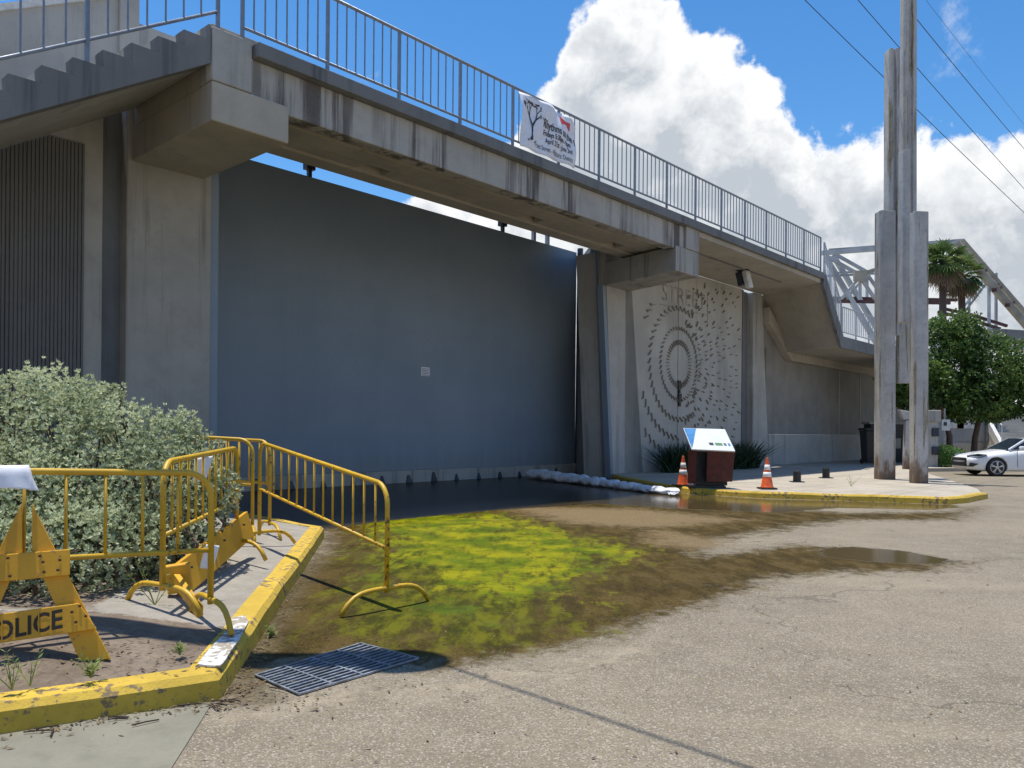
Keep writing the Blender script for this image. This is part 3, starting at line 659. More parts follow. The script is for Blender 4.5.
# ------------------------------------------------------------------ railings
def railing(label, path, h, vv, bot, nsp, npk, mat, hi=True, stuff_after=100):
    L0 = path[0]; t_ = empty('railing', W(L0[0],vv,L0[1]), label, 'railing')
    m1 = MB(); m2 = MB()
    m1.tube([W(u,vv,z+h) for u,z in path], .032, 8); m2.tube([W(u,vv,z+bot) for u,z in path], .026, 8)
    m1.build('top_rail', mat, t_, smooth=True); m2.build('bottom_rail', mat, t_, smooth=True)
    cnt = 0; extra = MB()
    for (u0,z0),(u1,z1) in zip(path[:-1], path[1:]):
        n = max(1, round(abs(u1-u0)/nsp)) if abs(u1-u0) > .8*nsp else 1
        for i in range(n+1):
            a = i/n; u = u0+(u1-u0)*a; z = z0+(z1-z0)*a
            if i < n or (u1,z1) == path[-1]:
                p_ = MB(); p_.sbox(u-.026,u+.026,vv-.026,vv+.026,z-.02,z+h); p_.build('post', mat, t_)
            if i < n:
                for k in range(1, npk+1):
                    b_ = (i+k/(npk+1))/n; u = u0+(u1-u0)*b_; z = z0+(z1-z0)*b_
                    q = MB() if cnt < stuff_after else extra
                    q.tube([W(u,vv,z+bot),W(u,vv,z+h)], .015, 6)
                    if cnt < stuff_after: q.build('picket', mat, t_)
                    cnt += 1
    if extra.v: tag(extra.build('pickets', mat, t_), kind='stuff')
    return t_
railing('long grey picket railing along the edge of the footbridge deck', [(-1.05,7.95),(24.1,7.95)], 1.42, 2.96, .21, 1.66, 7, M['rail'])
railing('grey picket railing sloping down the stair at upper left', [(-9.4,3.20),(-1.45,7.98)], 1.42, 2.9, .30, 1.95, 6, M['rail'])
railing('steep grey railing following the short flight at the right bridge end', [(24.25,7.9),(26.2,5.62)], 1.3, 3.05, .25, .65, 3, M['rail_bright'])
railing('low grey railing along the landing beyond the right stair', [(26.3,5.62),(43,5.62)], 1.25, 3.05, .2, 1.6, 6, M['rail_bright'])

# floodlight under the soffit
fl = empty('floodlight', W(20.6,1.6,7.5), 'white floodlight hanging under the bridge soffit above the mural wall', 'light')
c0 = at(743,280,29.5)
m = MB(); m.box(c0+Vector((0,0,.40)),(.42,.3,.14), Matrix.Rotation(-TH,3,'Z')); m.build('bracket', M['steel_dark'], fl)
m = MB(); RM = Matrix.Rotation(.7,3,'Z') @ Matrix.Rotation(-.25,3,'X'); m.box(c0+Vector((.14,-.10,.0)),(.30,.18,.66), RM); m.build('housing', M['roofw'], fl, .03)
m = MB(); m.box(c0+Vector((-.10,.05,.05)),(.16,.2,.52), RM); m.build('ballast_box', M['steel_dark'], fl, .02)

# ------------------------------------------------------------------ banner
ba = empty('banner', W(6.85,3.06,8.0), 'white event banner with tree drawing tied to the footbridge railing', 'banner')
BW, BH = 2.07, 1.24
def bpt(s, q, e=0.):                # s along 0..1, q up 0..1 -> point on the slack cloth
    z0 = 8.04+.0*s; z1 = 9.30+.02*math.sin(PI*s)-.07*s
    if s > .88: z1 -= (s-.88)*(s-.88)*14
    dv = .035*math.sin(s*9+q*4)*(.3+q)+.03*math.sin(s*17-q*7)+.09*q*(1-q)
    return W(5.80+BW*s, 3.06+dv+e, z0+(z1-z0)*q)
m = MB(); n1_, n2_ = 40, 20; vs = [bpt(i/n1_, j/n2_) for i in range(n1_+1) for j in range(n2_+1)]
m.add(vs, [(i*(n2_+1)+j,(i+1)*(n2_+1)+j,(i+1)*(n2_+1)+j+1,i*(n2_+1)+j+1) for i in range(n1_) for j in range(n2_)])
bo = m.build('cloth', M['cloth'], ba, smooth=True); sm = bo.modifiers.new('s','SOLIDIFY'); sm.thickness = .004; sm.offset = -1
def bprint(vs, fs, x, y, mat, name, slope=0., smax=.995, k=1.):
    m = MB(); q = [((x+a*k)/BW, (y+b_+slope*(a))/BH) for a,b_ in vs]
    fs = [f for f in fs if all(q[i][0] < smax for i in f)]
    m.add([bpt(min(max(s,0.),.999), r, .012) for s,r in q], fs); m.build(name, mat, ba, fix=False)
for txt, sz, x, y, mt, bold in (('on the',.10,.66,.80,'ink_grey',0),('Rhythms on the River',.27,.80,.66,'ink',.004),('Fridays 5:30pm - 9pm',.175,.84,.49,'ink',.004),('April 21st - June 2nd',.175,.92,.32,'ink',.002),('Front Street - Historic District',.17,.50,.13,'ink_grey',.001)):
    v_, f_ = text2d(txt, sz, bold); bprint(v_, f_, x, y, M[mt], 'lettering', -.02, k=.66)
# red bow-tie mark
v_ = [(-.20,.10),(-.03,.03),(.03,.03),(.20,.10),(.20,-.12),(.03,-.05),(-.03,-.05),(-.20,-.12)]
bprint(v_, [(0,7,6,1),(1,6,5,2),(2,5,4,3)], 1.66, 1.02, M['red'], 'bow_tie_mark', -.15)
# tree drawing
tv, tf = [], []
def limb(x0,y0,x1,y1,w0,w1):
    d = math.hypot(x1-x0,y1-y0); nx_, ny_ = -(y1-y0)/d, (x1-x0)/d; b_ = len(tv)
    tv.extend([(x0+nx_*w0,y0+ny_*w0),(x0-nx_*w0,y0-ny_*w0),(x1-nx_*w1,y1-ny_*w1),(x1+nx_*w1,y1+ny_*w1)]); tf.append((b_,b_+1,b_+2,b_+3))
def grow(x,y,a,L,w,n):
    x1, y1 = x+L*math.cos(a), y+L*math.sin(a); limb(x,y,x1,y1,w,w*.7)
    if n == 0:
        for k in range(5):
            u_, w_ = x1+random.uniform(-.05,.05), y1+random.uniform(-.05,.05); limb(u_,w_,u_+.03,w_+.015,.014,.012)
        return
    for da in (random.uniform(.2,.5), -random.uniform(.25,.6)): grow(x1,y1,a+da,L*.68,w*.66,n-1)
grow(.36,.22,1.45,.34,.035,4); limb(.22,.20,.50,.20,.02,.012); limb(.3,.21,.36,.30,.03,.02)
tv = [(min(max(x,.04),.72),min(max(y,.1),1.12)) for x,y in tv]
bprint(tv, tf, 0, 0, M['ink'], 'tree_drawing')

# ------------------------------------------------------------------ crowd barriers
def arc(c, d0, d1, r, n=6): return [c+d0*(r*math.cos(PI/2*i/n))+d1*(r*math.sin(PI/2*i/n)) for i in range(n+1)]
def barrier(label, P0, P1, h0, h1, sep, npk, feet=(1,1), fdir=None, fhalf=.42, seed=0):
    # P0, P1: ground points below the end posts; h0, h1: post heights
    P0, P1 = Vector(P0), Vector(P1); base = (P0+P1)/2
    b_ = empty('crowd_barrier', base, label, 'barrier', 'yellow crowd barriers round the island')
    T0, T1 = P0+Vector((0,0,h0)), P1+Vector((0,0,h1)); d = (T1-T0).normalized(); upv = Vector((0,0,1)); r = .17
    B0, B1 = P0+Vector((0,0,.14)), P1+Vector((0,0,.14))
    path = [B0]+arc(T0+d*r-upv*r, -d, upv, r)+arc(T1-d*r-upv*r, upv, d, r)+[B1]
    m = MB(); m.tube(path, .021, 10); m.build('frame', M['yellow'], b_, smooth=True)
    L0, L1 = T0-upv*sep, T1-upv*sep
    m = MB(); m.tube([L0,L1], .017, 8); m.build('lower_rail', M['yellow'], b_, smooth=True)
    for k in range(1, npk+1):
        a = k/(npk+1); m = MB(); top_ = T0.lerp(T1,a)
        m.tube([L0.lerp(L1,a), top_-upv*(.0)], .0105, 6); m.build('picket', M['yellow'], b_, smooth=True)
    f = (Vector((-d.y,d.x,0)) if fdir is None else Vector((*fdir,0))).normalized()
    for on, Pq in zip(feet, (P0,P1)):
        if not on: continue
        m = MB(); pts = []
        for i in range(15):
            a = -1+2*i/14; zc = .165*(1-abs(a)**4.5)
            pts.append(Pq+f*(a*fhalf)+upv*(zc+.012))
        m.tube(pts, .02, 8); m.build('foot', M['yellow'], b_, smooth=True)
    return b_
iz = island_z
barrier('yellow barrier nearest the camera, white cloth hung on its rail behind the police stand', (-3.75,4.05,.2), (-2.06,5.50,.16), 1.08, 1.04, .53, 9, (1,1), (.62,-.78), .42)
barrier('yellow barrier running from the near barrier back along the leafy bush', (-2.50,5.75,.2), (-2.74,8.0,.22), 1.06, 1.10, .53, 10, (1,1), (.75,-.45), .42)
barrier('yellow barrier half hidden behind the right end of the bush', (-4.2,9.6,.23), (-3.03,9.38,.2), 1.2, 1.18, .53, 6, (0,1), (.35,-.9), .42)
barrier('lone yellow barrier reaching out over the green algae', (-2.86,9.1,.16), (-1.04,6.74,0.), 1.20, 1.04, .53, 13, (1,1), (.66,.70), .46)
barrier('rearmost yellow barrier close to the floodgate end of the kerb', (-4.3,10.7,.22), (-3.03,10.05,.16), 1.17, 1.2, .53, 7, (0,1), (.5,-.75), .45)

# cloth and papers
def sheet(name, label, cat, c, ux, uy, w, h, mat, wob=.02, fold=None):
    n = 10; ux, uy = Vector(ux).normalized(), Vector(uy).normalized(); nn = ux.cross(uy)
    vs = []
    for i in range(n+1):
        for j in range(n+1):
            s, q = i/n, j/n; p = Vector(c)+ux*((s-.5)*w*(1-.25*q*(1 if fold else 0)))+uy*(-q*h*(1-.25*abs(s-.5)*(1 if fold else 0)))
            p += nn*(wob*(math.sin(s*7+q*3)+.6*math.sin(q*9-s*4)))*(.3+q)
            vs.append(p)
    m = MB(); m.add(vs, [(i*(n+1)+j,(i+1)*(n+1)+j,(i+1)*(n+1)+j+1,i*(n+1)+j+1) for i in range(n) for j in range(n)])
    o = m.build(name, mat, smooth=True); o.modifiers.new('s','SOLIDIFY').thickness = .003
    if label: tag(o, label, cat)
    return o
cl0 = at(-8,467,4.55)
clo = empty('cloth_rag', cl0, 'white cloth draped over the nearest yellow barrier at the left edge', 'cloth')
ad = Vector((1.62,1.45,0)).normalized(); pn = Vector((ad.y,-ad.x,0))
for sgn, hh_ in ((1,.15),(-1,.12)):
    m = MB(); n = 12; vs = []
    for i in range(n+1):
        for j in range(n+1):
            s, q = i/n, j/n; a = min(q*3,1)*PI/2
            p = cl0+ad*((s-.5)*(.36+.10*q))+pn*sgn*(.03*math.sin(a)+.018*q*math.sin(s*9+1)+.012*q)-Vector((0,0,.03*(1-math.cos(a))+hh_*q*(1-.35*abs(math.sin(s*2.6)))))
            vs.append(p+Vector((0,0,.008)))
    m.add(vs, [(i*(n+1)+j,(i+1)*(n+1)+j,(i+1)*(n+1)+j+1,i*(n+1)+j+1) for i in range(n) for j in range(n)])
    o = m.build('flap', M['cloth'], clo, smooth=True); o.modifiers.new('s','SOLIDIFY').thickness = .004
sheet('paper_sheet', 'white paper sheet hung on the top rail of the barrier beside the bush', 'paper', at(204,457,6.85), (.8,.2,.12), (.15,.1,1), .15, .22, M['paper'], .008, True)
sheet('paper_tag', 'white paper tag fixed to the leaning yellow board', 'paper', at(213,545,6.3), (.62,.3,-.12), (.25,.1,1), .10, .19, M['paper'], .005)

# leaning board
bd = empty('barricade_board', (-2.75,7.3,.2), 'long yellow wooden board leaning from the dirt up between two barriers', 'board')
m = MB(); p0, p1 = at(177,583,6.25), at(249,524,8.35)
m.bar(p0, p1, .045, .27, (-.25,-.25,1)); m.build('plank', M['wood_yellow'], bd, .006)
m = MB(); m.bar(p0+Vector((-.07,-.03,.03)), p0+Vector((.10,.03,.05)), .10, .22, (0,0,1)); m.build('end_cleat', M['wood_yellow'], bd, .01)
m = MB(); m.bar(p0+Vector((-.02,-.0,.05)), G(200,612,.2), .045, .09); m.build('leg_stub', M['wood_yellow'], bd, .005)
for k in (.12,.3,.55,.86):
    m = MB(); q = p0.lerp(p1,k); m.bar(q+Vector((.03,-.02,.06)), q+Vector((.042,-.028,.06)), .018,.018); m.build('bolt', M['steel_dark'], bd)

# police stand
ps = empty('police_barricade', G(27,664,.2), 'yellow wooden A-shaped stand stencilled POLICE in front of the bush', 'barricade')
DZ = 4.56
def A(x, y, e=0.): return at(x, y, DZ-.0016*(660-y)*-.6+e)   # leans back a little towards the top
def board(name, q, e0, e1, mat=M['wood_yellow']):
    m = MB(); m.prism(q, lambda x,y: A(x,y,e0), lambda x,y: A(x,y,e1)); return m.build(name, mat, ps, .005)
board('leg', [(32,503),(31.5,552),(80,661),(111,659)], 0, .04)
board('leg', [(22,503),(22.5,552),(-26,664),(-57,662)], 0, .04)
board('cross_board', [(-17,556),(70,549),(70,575),(-20,584)], -.032, -.003)
lo = board('cross_board', [(-60,622),(79,603),(97,629),(-62,652)], -.032, -.003)
for x, y in ((8,558),(10,576),(40,556),(43,562),(44,572),(60,560),(58,570),(72,612),(76,622),(86,616),(80,606)):
    m = MB(); c_ = A(x,y,-.034); m.bar(c_, c_+Vector((0,-.006,0)), .013, .013); m.build('nail_head', M['rusty'], ps)
v_, f_ = text2d('POLICE', 1.0, .02)
wv = max(a for a,b_ in v_); vmx = max(b_ for a,b_ in v_)
m = MB(); X0, X1 = -19.5, 62.5
def lp(s, q): # s,q 0..1 on the lower board
    x = X0+(X1-X0)*s; yb = 640-13*(x-0)/62*.95; yt = 621-13*(x-0)/62*.95
    return A(x, yb+(yt-yb)*q, -.0345)
m.add([lp(a/wv, b_/vmx) for a,b_ in v_], f_); m.build('lettering', M['blackpaint'], lo, fix=False)
m = MB()                               # stencil bridges
for s0 in (.275,.70,.715):
    pass
for s0 in (.262,.712):
    q = [lp(s0-.008,-.05), lp(s0+.008,-.05), lp(s0+.008,1.05), lp(s0-.008,1.05)]
    q = [p+Vector((0,-.0015,0)) for p in q]; m.add(q, [(0,1,2,3)])
m.build('stencil_bridge', M['wood_yellow'], lo, fix=False)

# ------------------------------------------------------------------ drain grate
gr = empty('drain_grate', sum(gp, Vector())/4, 'rectangular steel drain grate set in the road beside the yellow kerb', 'grate')
m = MB(); m.add([(p.x,p.y,.004) for p in gp], [(0,1,2,3)]); m.build('pit_shade', M['darkness'], gr)  # flat dark sheet on the road stands for the shaded hollow
def gl(s, q, z): 
    a = gp[0].lerp(gp[3], s); b_ = gp[1].lerp(gp[2], s); p = a.lerp(b_, q); return Vector((p.x,p.y,z))
for k in range(12):
    m = MB(); m.bar(gl(0,k/11,.010), gl(1,k/11,.010), .015, .010); m.build('bearing_bar', M['grate'], gr)
for k in range(5):
    m = MB(); m.bar(gl(k/4,-.005,.0145), gl(k/4,1.005,.0145), .012, .008); m.build('cross_bar', M['grate'], gr)

# ------------------------------------------------------------------ plants
def leaf_quads(m, c, n, up, L, w, spread=1.0, tone=None):
    up = Vector(up).normalized(); a = up.orthogonal().normalized(); b_ = up.cross(a)
    for k in range(n):
        w0 = 2*PI*(k/n)+random.uniform(-.5,.5); e = random.uniform(.15,1.0)*spread
        d = (a*math.cos(w0)+b_*math.sin(w0))*e+up*random.uniform(.4,1.); d.normalize()
        s = d.cross(up); 
        if s.length < 1e-3: s = a.copy()
        s = s.normalized()*w*.5*random.uniform(.7,1.2); l = L*random.uniform(.7,1.25)
        m.add([c, c+d*l*.5+s, c+d*l, c+d*l*.5-s], [(0,1,2,3)], max(.001, min(1, (random.random() if tone is None else tone+random.uniform(-.25,.25)))))
def shell_points(lobes, n, inner=.75):
    tot = sum(r[0]*r[1]+r[1]*r[2]+r[0]*r[2] for c,r in lobes); out = []
    for c, r in lobes:
        k = int(n*(r[0]*r[1]+r[1]*r[2]+r[0]*r[2])/tot)
        for _ in range(k):
            d = Vector((random.gauss(0,1),random.gauss(0,1),random.gauss(0,1))).normalized()
            f = random.uniform(inner,1.03) if random.random() < .8 else random.uniform(.3,inner)
            n_ = mnoise.noise(Vector(c)*1.3+d*2.2)*.22
            p = Vector(c)+Vector((d.x*r[0],d.y*r[1],d.z*r[2]))*(f+n_*f)
            if any(((p.x-c2[0])/r2[0])**2+((p.y-c2[1])/r2[1])**2+((p.z-c2[2])/r2[2])**2 < .42 for c2,r2 in lobes if c2 != c): continue
            out.append((p, Vector((d.x/r[0],d.y/r[1],d.z/r[2])).normalized()))
    return out
bu = empty('bush', (-4.6,7.6,.22), 'big rounded silver-green bush on the island behind the barriers', 'bush')
lobes = [((-4.45,7.7,1.15),(1.1,1.0,.90)),((-3.70,7.5,.95),(.80,.85,.78)),((-5.4,7.3,1.05),(1.1,1.1,.85)),((-4.3,6.75,.70),(.95,.75,.62)),((-3.25,7.25,.80),(.55,.65,.60)),((-6.4,7.0,1.0),(1.0,1.0,.9)),((-5.2,6.2,.62),(1.0,.8,.55)),((-4.05,7.8,1.35),(.70,.7,.55)),((-3.35,6.6,.52),(.55,.5,.40)),((-4.75,7.8,1.55),(.65,.6,.50)),((-5.9,6.0,.7),(.9,.8,.6)),((-2.95,7.5,.85),(.36,.42,.45)),((-3.42,7.6,1.28),(.58,.55,.46)),((-2.98,7.0,.5),(.40,.45,.36)),((-3.75,7.95,1.2),(.7,.6,.55)),((-3.6,6.3,.5),(.7,.55,.42)),((-4.5,5.95,.5),(.8,.6,.48)),((-5.5,5.5,.55),(.9,.6,.5))]
m = MB()
for p, d in shell_points(lobes, 68000, .70):
    if p.z < .24: continue
    dens = mnoise.noise(p*1.6+Vector((3,1,7)))
    if dens < -.27 and random.random() < .85: continue
    if d.z < -.2 and random.random() < .5: continue
    tone = .48+mnoise.noise(p*3.1)*.5+.12*d.z
    leaf_quads(m, p, 6, (d+Vector((0,0,.55))+Vector((random.uniform(-.4,.4),random.uniform(-.4,.4),0))), .039, .021, 1.0, tone)
m.build('foliage', M['bush'], bu, fix=False)
m = MB()
for k in range(150):
    c0_, r0_ = random.choice(lobes); d = Vector((random.gauss(0,1),random.gauss(0,1),random.uniform(0,1.2))).normalized()
    e = Vector(c0_)+Vector((d.x*r0_[0],d.y*r0_[1],d.z*r0_[2]))*.88; s = Vector((c0_[0]+random.uniform(-.3,.3), c0_[1]+random.uniform(-.3,.3), .2)); mid = s.lerp(e,.5)+Vector((random.uniform(-.15,.15),random.uniform(-.15,.15),.1))
    m.tube([s,mid,e], [.022,.013,.005], 5)
m.build('branches', M['twig'], bu)
def strap_clump(label, cx, cy, z, w, h, n):
    o = empty('lily_clump', (cx,cy,z), label, 'plant'); m = MB()
    for k in range(n):
        a = random.uniform(0,2*PI); r = w*.5*math.sqrt(random.random())
        b0 = Vector((cx,cy,z))+DU*(r*math.cos(a))+DV*(r*.35*math.sin(a)); lean = Vector((random.gauss(0,.35),random.gauss(0,.3),1)).normalized(); L = h*random.uniform(.6,1.1)
        s = Vector((random.uniform(-1,1),random.uniform(-1,1),0)).normalized()*.022; q = []
        for i in range(5):
            f = i/4; p = b0+lean*(L*f)+Vector((lean.x,lean.y,0))*(L*.6*f*f)-Vector((0,0,L*.22*f*f)); ww = 1-f**2*.92; q += [p-s*ww, p+s*ww]
        m.add(q, [(2*i,2*i+1,2*i+3,2*i+2) for i in range(4)], random.uniform(.05,1))
    m.build('leaves', M['lily'], o, fix=False)
for c_, lab, w_, n_ in ((W(17.3,.8,.15),'dark strap-leaved clump left of the information sign',2.7,620),(W(21.4,.8,.15),'dark strap-leaved clump between the information sign and the right cone',3.1,700)):
    strap_clump(lab, c_.x, c_.y, .15, w_, 1.4, n_)
def weed(label, p, h, n):
    o = empty('weed', p, label, 'weed', None); m = MB(); p = Vector(p)
    for k in range(n):
        d = Vector((random.gauss(0,.45),random.gauss(0,.45),1)).normalized(); L = h*random.uniform(.5,1.1); s = d.cross(Vector((0,1,0))).normalized()*.004
        m.add([p-s,p+s,p+d*L*.6+s*.6,p+d*L,p+d*L*.6-s*.6], [(0,1,2,3,4)], random.random())
        for j in range(5): leaf_quads(m, p+d*L*(.3+.15*j), 2, d, .035, .012, 1.2)
    m.build('leaves', M['weed'], o, fix=False)
weed('small weed sprouting by the leg of the police stand', G(91,678,.17), .13, 10)
weed('tiny weed in the dirt left of the white kerb corner', G(180,655,.17), .07, 8)
weed('thin grassy weed at the left edge of the island dirt', G(12,690,.17), .2, 5)
weed('tall thin weed stalk left of the police stand leg', G(30,686,.17), .18, 3)
weed('weed tuft at the foot of the kerb near the drain', G(270,637), .08, 9)
weed('weed tuft growing from the pavement crack in front of the piles', G(851,486,.15), .42, 6)
# yellow-green strap plant in the bush
weed('yellow-green shoot standing between two barriers by the bush', (-2.62,5.9,.2), .5, 5)
m = MB()                               # dry leaves and twigs washed against the kerb
def litter(p, s):
    a = random.uniform(0,2*PI); d = Vector((math.cos(a),math.sin(a),random.uniform(-.15,.35))); n_ = Vector((-d.y,d.x,random.uniform(-.3,.3)))
    m.add([p-d*s, p+n_*s*.3, p+d*s, p-n_*s*.3], [(0,1,2,3)], max(.01,random.random()))
for k in range(900):
    if k < 330: q = KF.lerp(K0, 1-random.random()**1.5*.55); q = q+Vector((.3,-.55)).normalized()*abs(random.gauss(0,.10)); z = .012
    elif k < 560: q = K0.lerp(K1, random.random()**1.6*.9); q = q+Vector((1,.1))*abs(random.gauss(0,.08)); z = .012
    elif k < 700: q = Vector(G(random.uniform(215,330),random.uniform(682,712))[:2]); z = .012
    else:
        q = Vector(G(random.uniform(0,210),random.uniform(640,672),.17)[:2]); z = iz(q.x,q.y)+.012
    litter(Vector((q.x,q.y,z)), random.uniform(.008,.026))
for k in range(16):
    q = KF.lerp(K0, 1-random.random()*.25)+Vector((.3,-.55)).normalized()*random.uniform(.02,.22) if k < 14 else Vector(G(random.uniform(225,300),random.uniform(690,712))[:2])
    a = random.uniform(0,PI); L = random.uniform(.03,.07); m.tube([(q.x-L*math.cos(a),q.y-L*math.sin(a),.016),(q.x,q.y,.018),(q.x+L*math.cos(a),q.y+L*math.sin(a),.014)], .004, 5)
for k in range(420):                   # grit and small leaves scattered over the road
    q = G(random.uniform(200,1000), 520+random.random()**1.4*245) if k < 300 else G(random.uniform(230,520), random.uniform(600,700))
    litter(Vector((q.x,q.y,.008)), random.uniform(.006,.016)*(1+q.y*.08))
tag(m.build('leaf_litter', M['litter'], fix=False), 'dry leaves and twigs washed against the yellow kerb', 'litter', kind='stuff')

# ------------------------------------------------------------------ small things on the right pavement
def cone(loc):
    o = empty('traffic_cone', loc, 'x', 'traffic cone', 'orange traffic cones on the pavement')
    L = Vector(loc)
    m = MB(); m.box(L+Vector((0,0,.02)), (.40,.40,.036)); m.build('base', M['black'], o, .008)
    pr_ = lambda z: .150-.118*(z-.04)/.70
    m = MB(); m.lathe([(.165,.04),(.155,.055)]+[(pr_(z),z) for z in (.08,.3,.5,.7,.76)]+[(.026,.775)], L, 24); m.build('body', M['orange'], o, smooth=True)
    for a, b_ in ((.30,.42),(.47,.60)):
        m = MB(); m.lathe([(pr_(a)+.003,a),(pr_(b_)+.003,b_)], L, 24); m.build('reflective_collar', M['collar'], o, smooth=True)
    return o
c1 = cone(G(767,489,.15)); c1['label'] = 'bright orange cone standing alone at the kerb in full sun'
c2 = copy_tree(c1); c2.location = G(683,486,.15); c2.rotation_euler.z = .4; c2['label'] = 'orange cone close to the left side of the information sign'
def bollard(loc, label):
    o = empty('bollard', loc, label, 'bollard', 'stub bollards on the pavement'); L = Vector(loc)
    m = MB(); m.lathe([(.11,0),(.11,.29),(.10,.31)], L, 16); m.build('stub', M['black'], o, smooth=False)
    m = MB(); m.box(L+Vector((0,0,.012)), (.34,.34,.02)); m.build('base_plate', M['steel_dark'], o)
    return o
bollard(G(797,482,.15), 'short black stub bollard nearer the orange cone'); bollard(G(826,478,.15), 'short black stub bollard nearer the concrete piles')
# sandbags
def sandbag(label, loc, rz, L, hgt, seed):
    n, k = 14, 10; m = MB(); vs = []; 
    for i in range(n+1):
        s = -1+2*i/n; prof_ = (1-abs(s)**5)**.6*.95+.05
        for j in range(k):
            a = 2*PI*j/k; cy_ = math.cos(a); cz_ = math.sin(a)
            y_ = .19*prof_*math.copysign(abs(cy_)**.8,cy_); z_ = hgt*.5*prof_*math.copysign(abs(cz_)**.9,cz_)+hgt*.5
            nz_2 = mnoise.noise(Vector((s*2.6+seed*7.1,cy_*1.5,cz_*1.5)))*.075
            vs.append(Vector((s*L/2, y_+nz_2, max(.0, z_+nz_2*1.2))))
    fs = [(i*k+j,i*k+(j+1)%k,(i+1)*k+(j+1)%k,(i+1)*k+j) for i in range(n) for j in range(k)]+[tuple(range(k)),tuple(n*k+j for j in range(k))]
    m.add(vs, fs); o = m.build('sandbag', M['sandbag'], smooth=True); o.location = loc; o.rotation_euler.z = rz
    o.modifiers.new('s','SUBSURF').render_levels = 1
    return tag(o, label, 'sandbag', 'white sandbags in a row at the floodgate')
s0_, s1_ = G(537,479.5), G(664,494); nb = 9
lab = ['white sandbag at the far end of the row, against the floodgate','plump white sandbag second from the floodgate','white sandbag third from the floodgate','white sandbag fourth from the floodgate','white sandbag in the middle of the row','white sandbag just before the pier kerb, sixth from the gate','flattened white sandbag third from the near end of the row','flattened white sandbag second from the near end of the row','flat white sandbag at the near end of the row by the left cone']
for k in range(nb):
    p = s0_.lerp(s1_, k/(nb-1))+Vector((random.uniform(-.06,.06),random.uniform(-.06,.06),0))
    sandbag(lab[k], p, math.atan2(s1_.y-s0_.y,s1_.x-s0_.x)+random.uniform(-.22,.22), 1.12, .33-.020*k, k)
m = MB(); q = G(673,496); vs = []
for i in range(7):
    for j in range(7): vs.append(q+Vector(((i-3)*.04,(j-3)*.03,.03+.06*abs(mnoise.noise(Vector((i*.6,j*.7,2.))))+.05*random.random())))
m.add(vs, [(i*7+j,(i+1)*7+j,(i+1)*7+j+1,i*7+j+1) for i in range(6) for j in range(6)]); tag(m.build('crumpled_paper', M['paper']), 'crumpled white paper lying in the water near the sandbags', 'litter')

# information sign
SG = G(708,488,.15); fz = math.atan2(-SG.x, -SG.y)
sn = empty('information_sign', SG, 'low information sign with slanted white and blue panel on oxblood steel base', 'sign')
ex = Vector((math.cos(.02),math.sin(.02),0)); ey = Vector((-ex.y,ex.x,0))
def S(x,y,z): return SG+ex*x+ey*y+Vector((0,0,z))
def sb(m,x0,x1,y0,y1,z0,z1): 
    q = [(x0,y0),(x1,y0),(x1,y1),(x0,y1)]; m.hexa([S(x,y,z0) for x,y in q],[S(x,y,z1) for x,y in q])
m = MB(); sb(m,-.46,.42,-.1,.42,0,.06); m.build('foot_plate', M['black'], sn)
m = MB(); m.hexa([S(-.10,-.22,.17),S(.56,-.16,.17),S(.56,-.10,.17),S(-.10,-.16,.17)],[S(-.10,-.28,.93),S(.60,-.22,.93),S(.60,-.16,.93),S(-.10,-.22,.93)]); m.build('front_panel', M['rust_red'], sn, .008)
m = MB(); m.hexa([S(-.50,-.02,.12),S(-.30,-.02,.12),S(-.30,.04,.12),S(-.50,.04,.12)],[S(-.52,-.10,.93),S(-.32,-.10,.93),S(-.32,-.04,.93),S(-.52,-.04,.93)]); m.build('side_panel', M['rust_red'], sn, .008)
m = MB(); sb(m,-.28,.50,.06,.36,.061,.90); m.build('core', M['black'], sn)
m = MB(); m.hexa([S(-.50,-.31,.94),S(.57,-.31,.90),S(.47,.25,1.44),S(-.58,.25,1.46)],[S(-.50,-.35,.97),S(.57,-.35,.93),S(.47,.21,1.47),S(-.58,.21,1.49)]); m.build('panel', M['panel_white'], sn, .006)
def pp(a,b_,e=.004):
    lo_ = S(-.50,-.35,.97).lerp(S(.57,-.35,.93),a); hi_ = S(-.58,.21,1.49).lerp(S(.47,.21,1.47),a); p = lo_.lerp(hi_,b_); return p+Vector((0,-.68,.73))*e
m = MB(); q = [(0.01,.02),(.10,.30),(.20,.65),(.30,.98),(.01,.98)]; m.add([pp(*x) for x in q], [tuple(range(5))]); m.build('blue_sweep', M['panel_blue'], sn, fix=False)
m = MB()
for a, b_, w_ in ((.34,.66,.40),(.36,.58,.22)): m.add([pp(a,b_),pp(a+w_,b_),pp(a+w_,b_+.05),pp(a,b_+.05)], [(0,1,2,3)])
m.build('heading', M['collar'], sn, fix=False)
for a, w_, mt in ((.46,.10,'ink'),(.60,.17,'panel_green'),(.80,.06,'ink_grey'),(.90,.05,'panel_blue')):
    m = MB(); m.add([pp(a,.22),pp(a+w_,.22),pp(a+w_,.34),pp(a,.34)], [(0,1,2,3)]); m.build('emblem', M[mt], sn, fix=False)

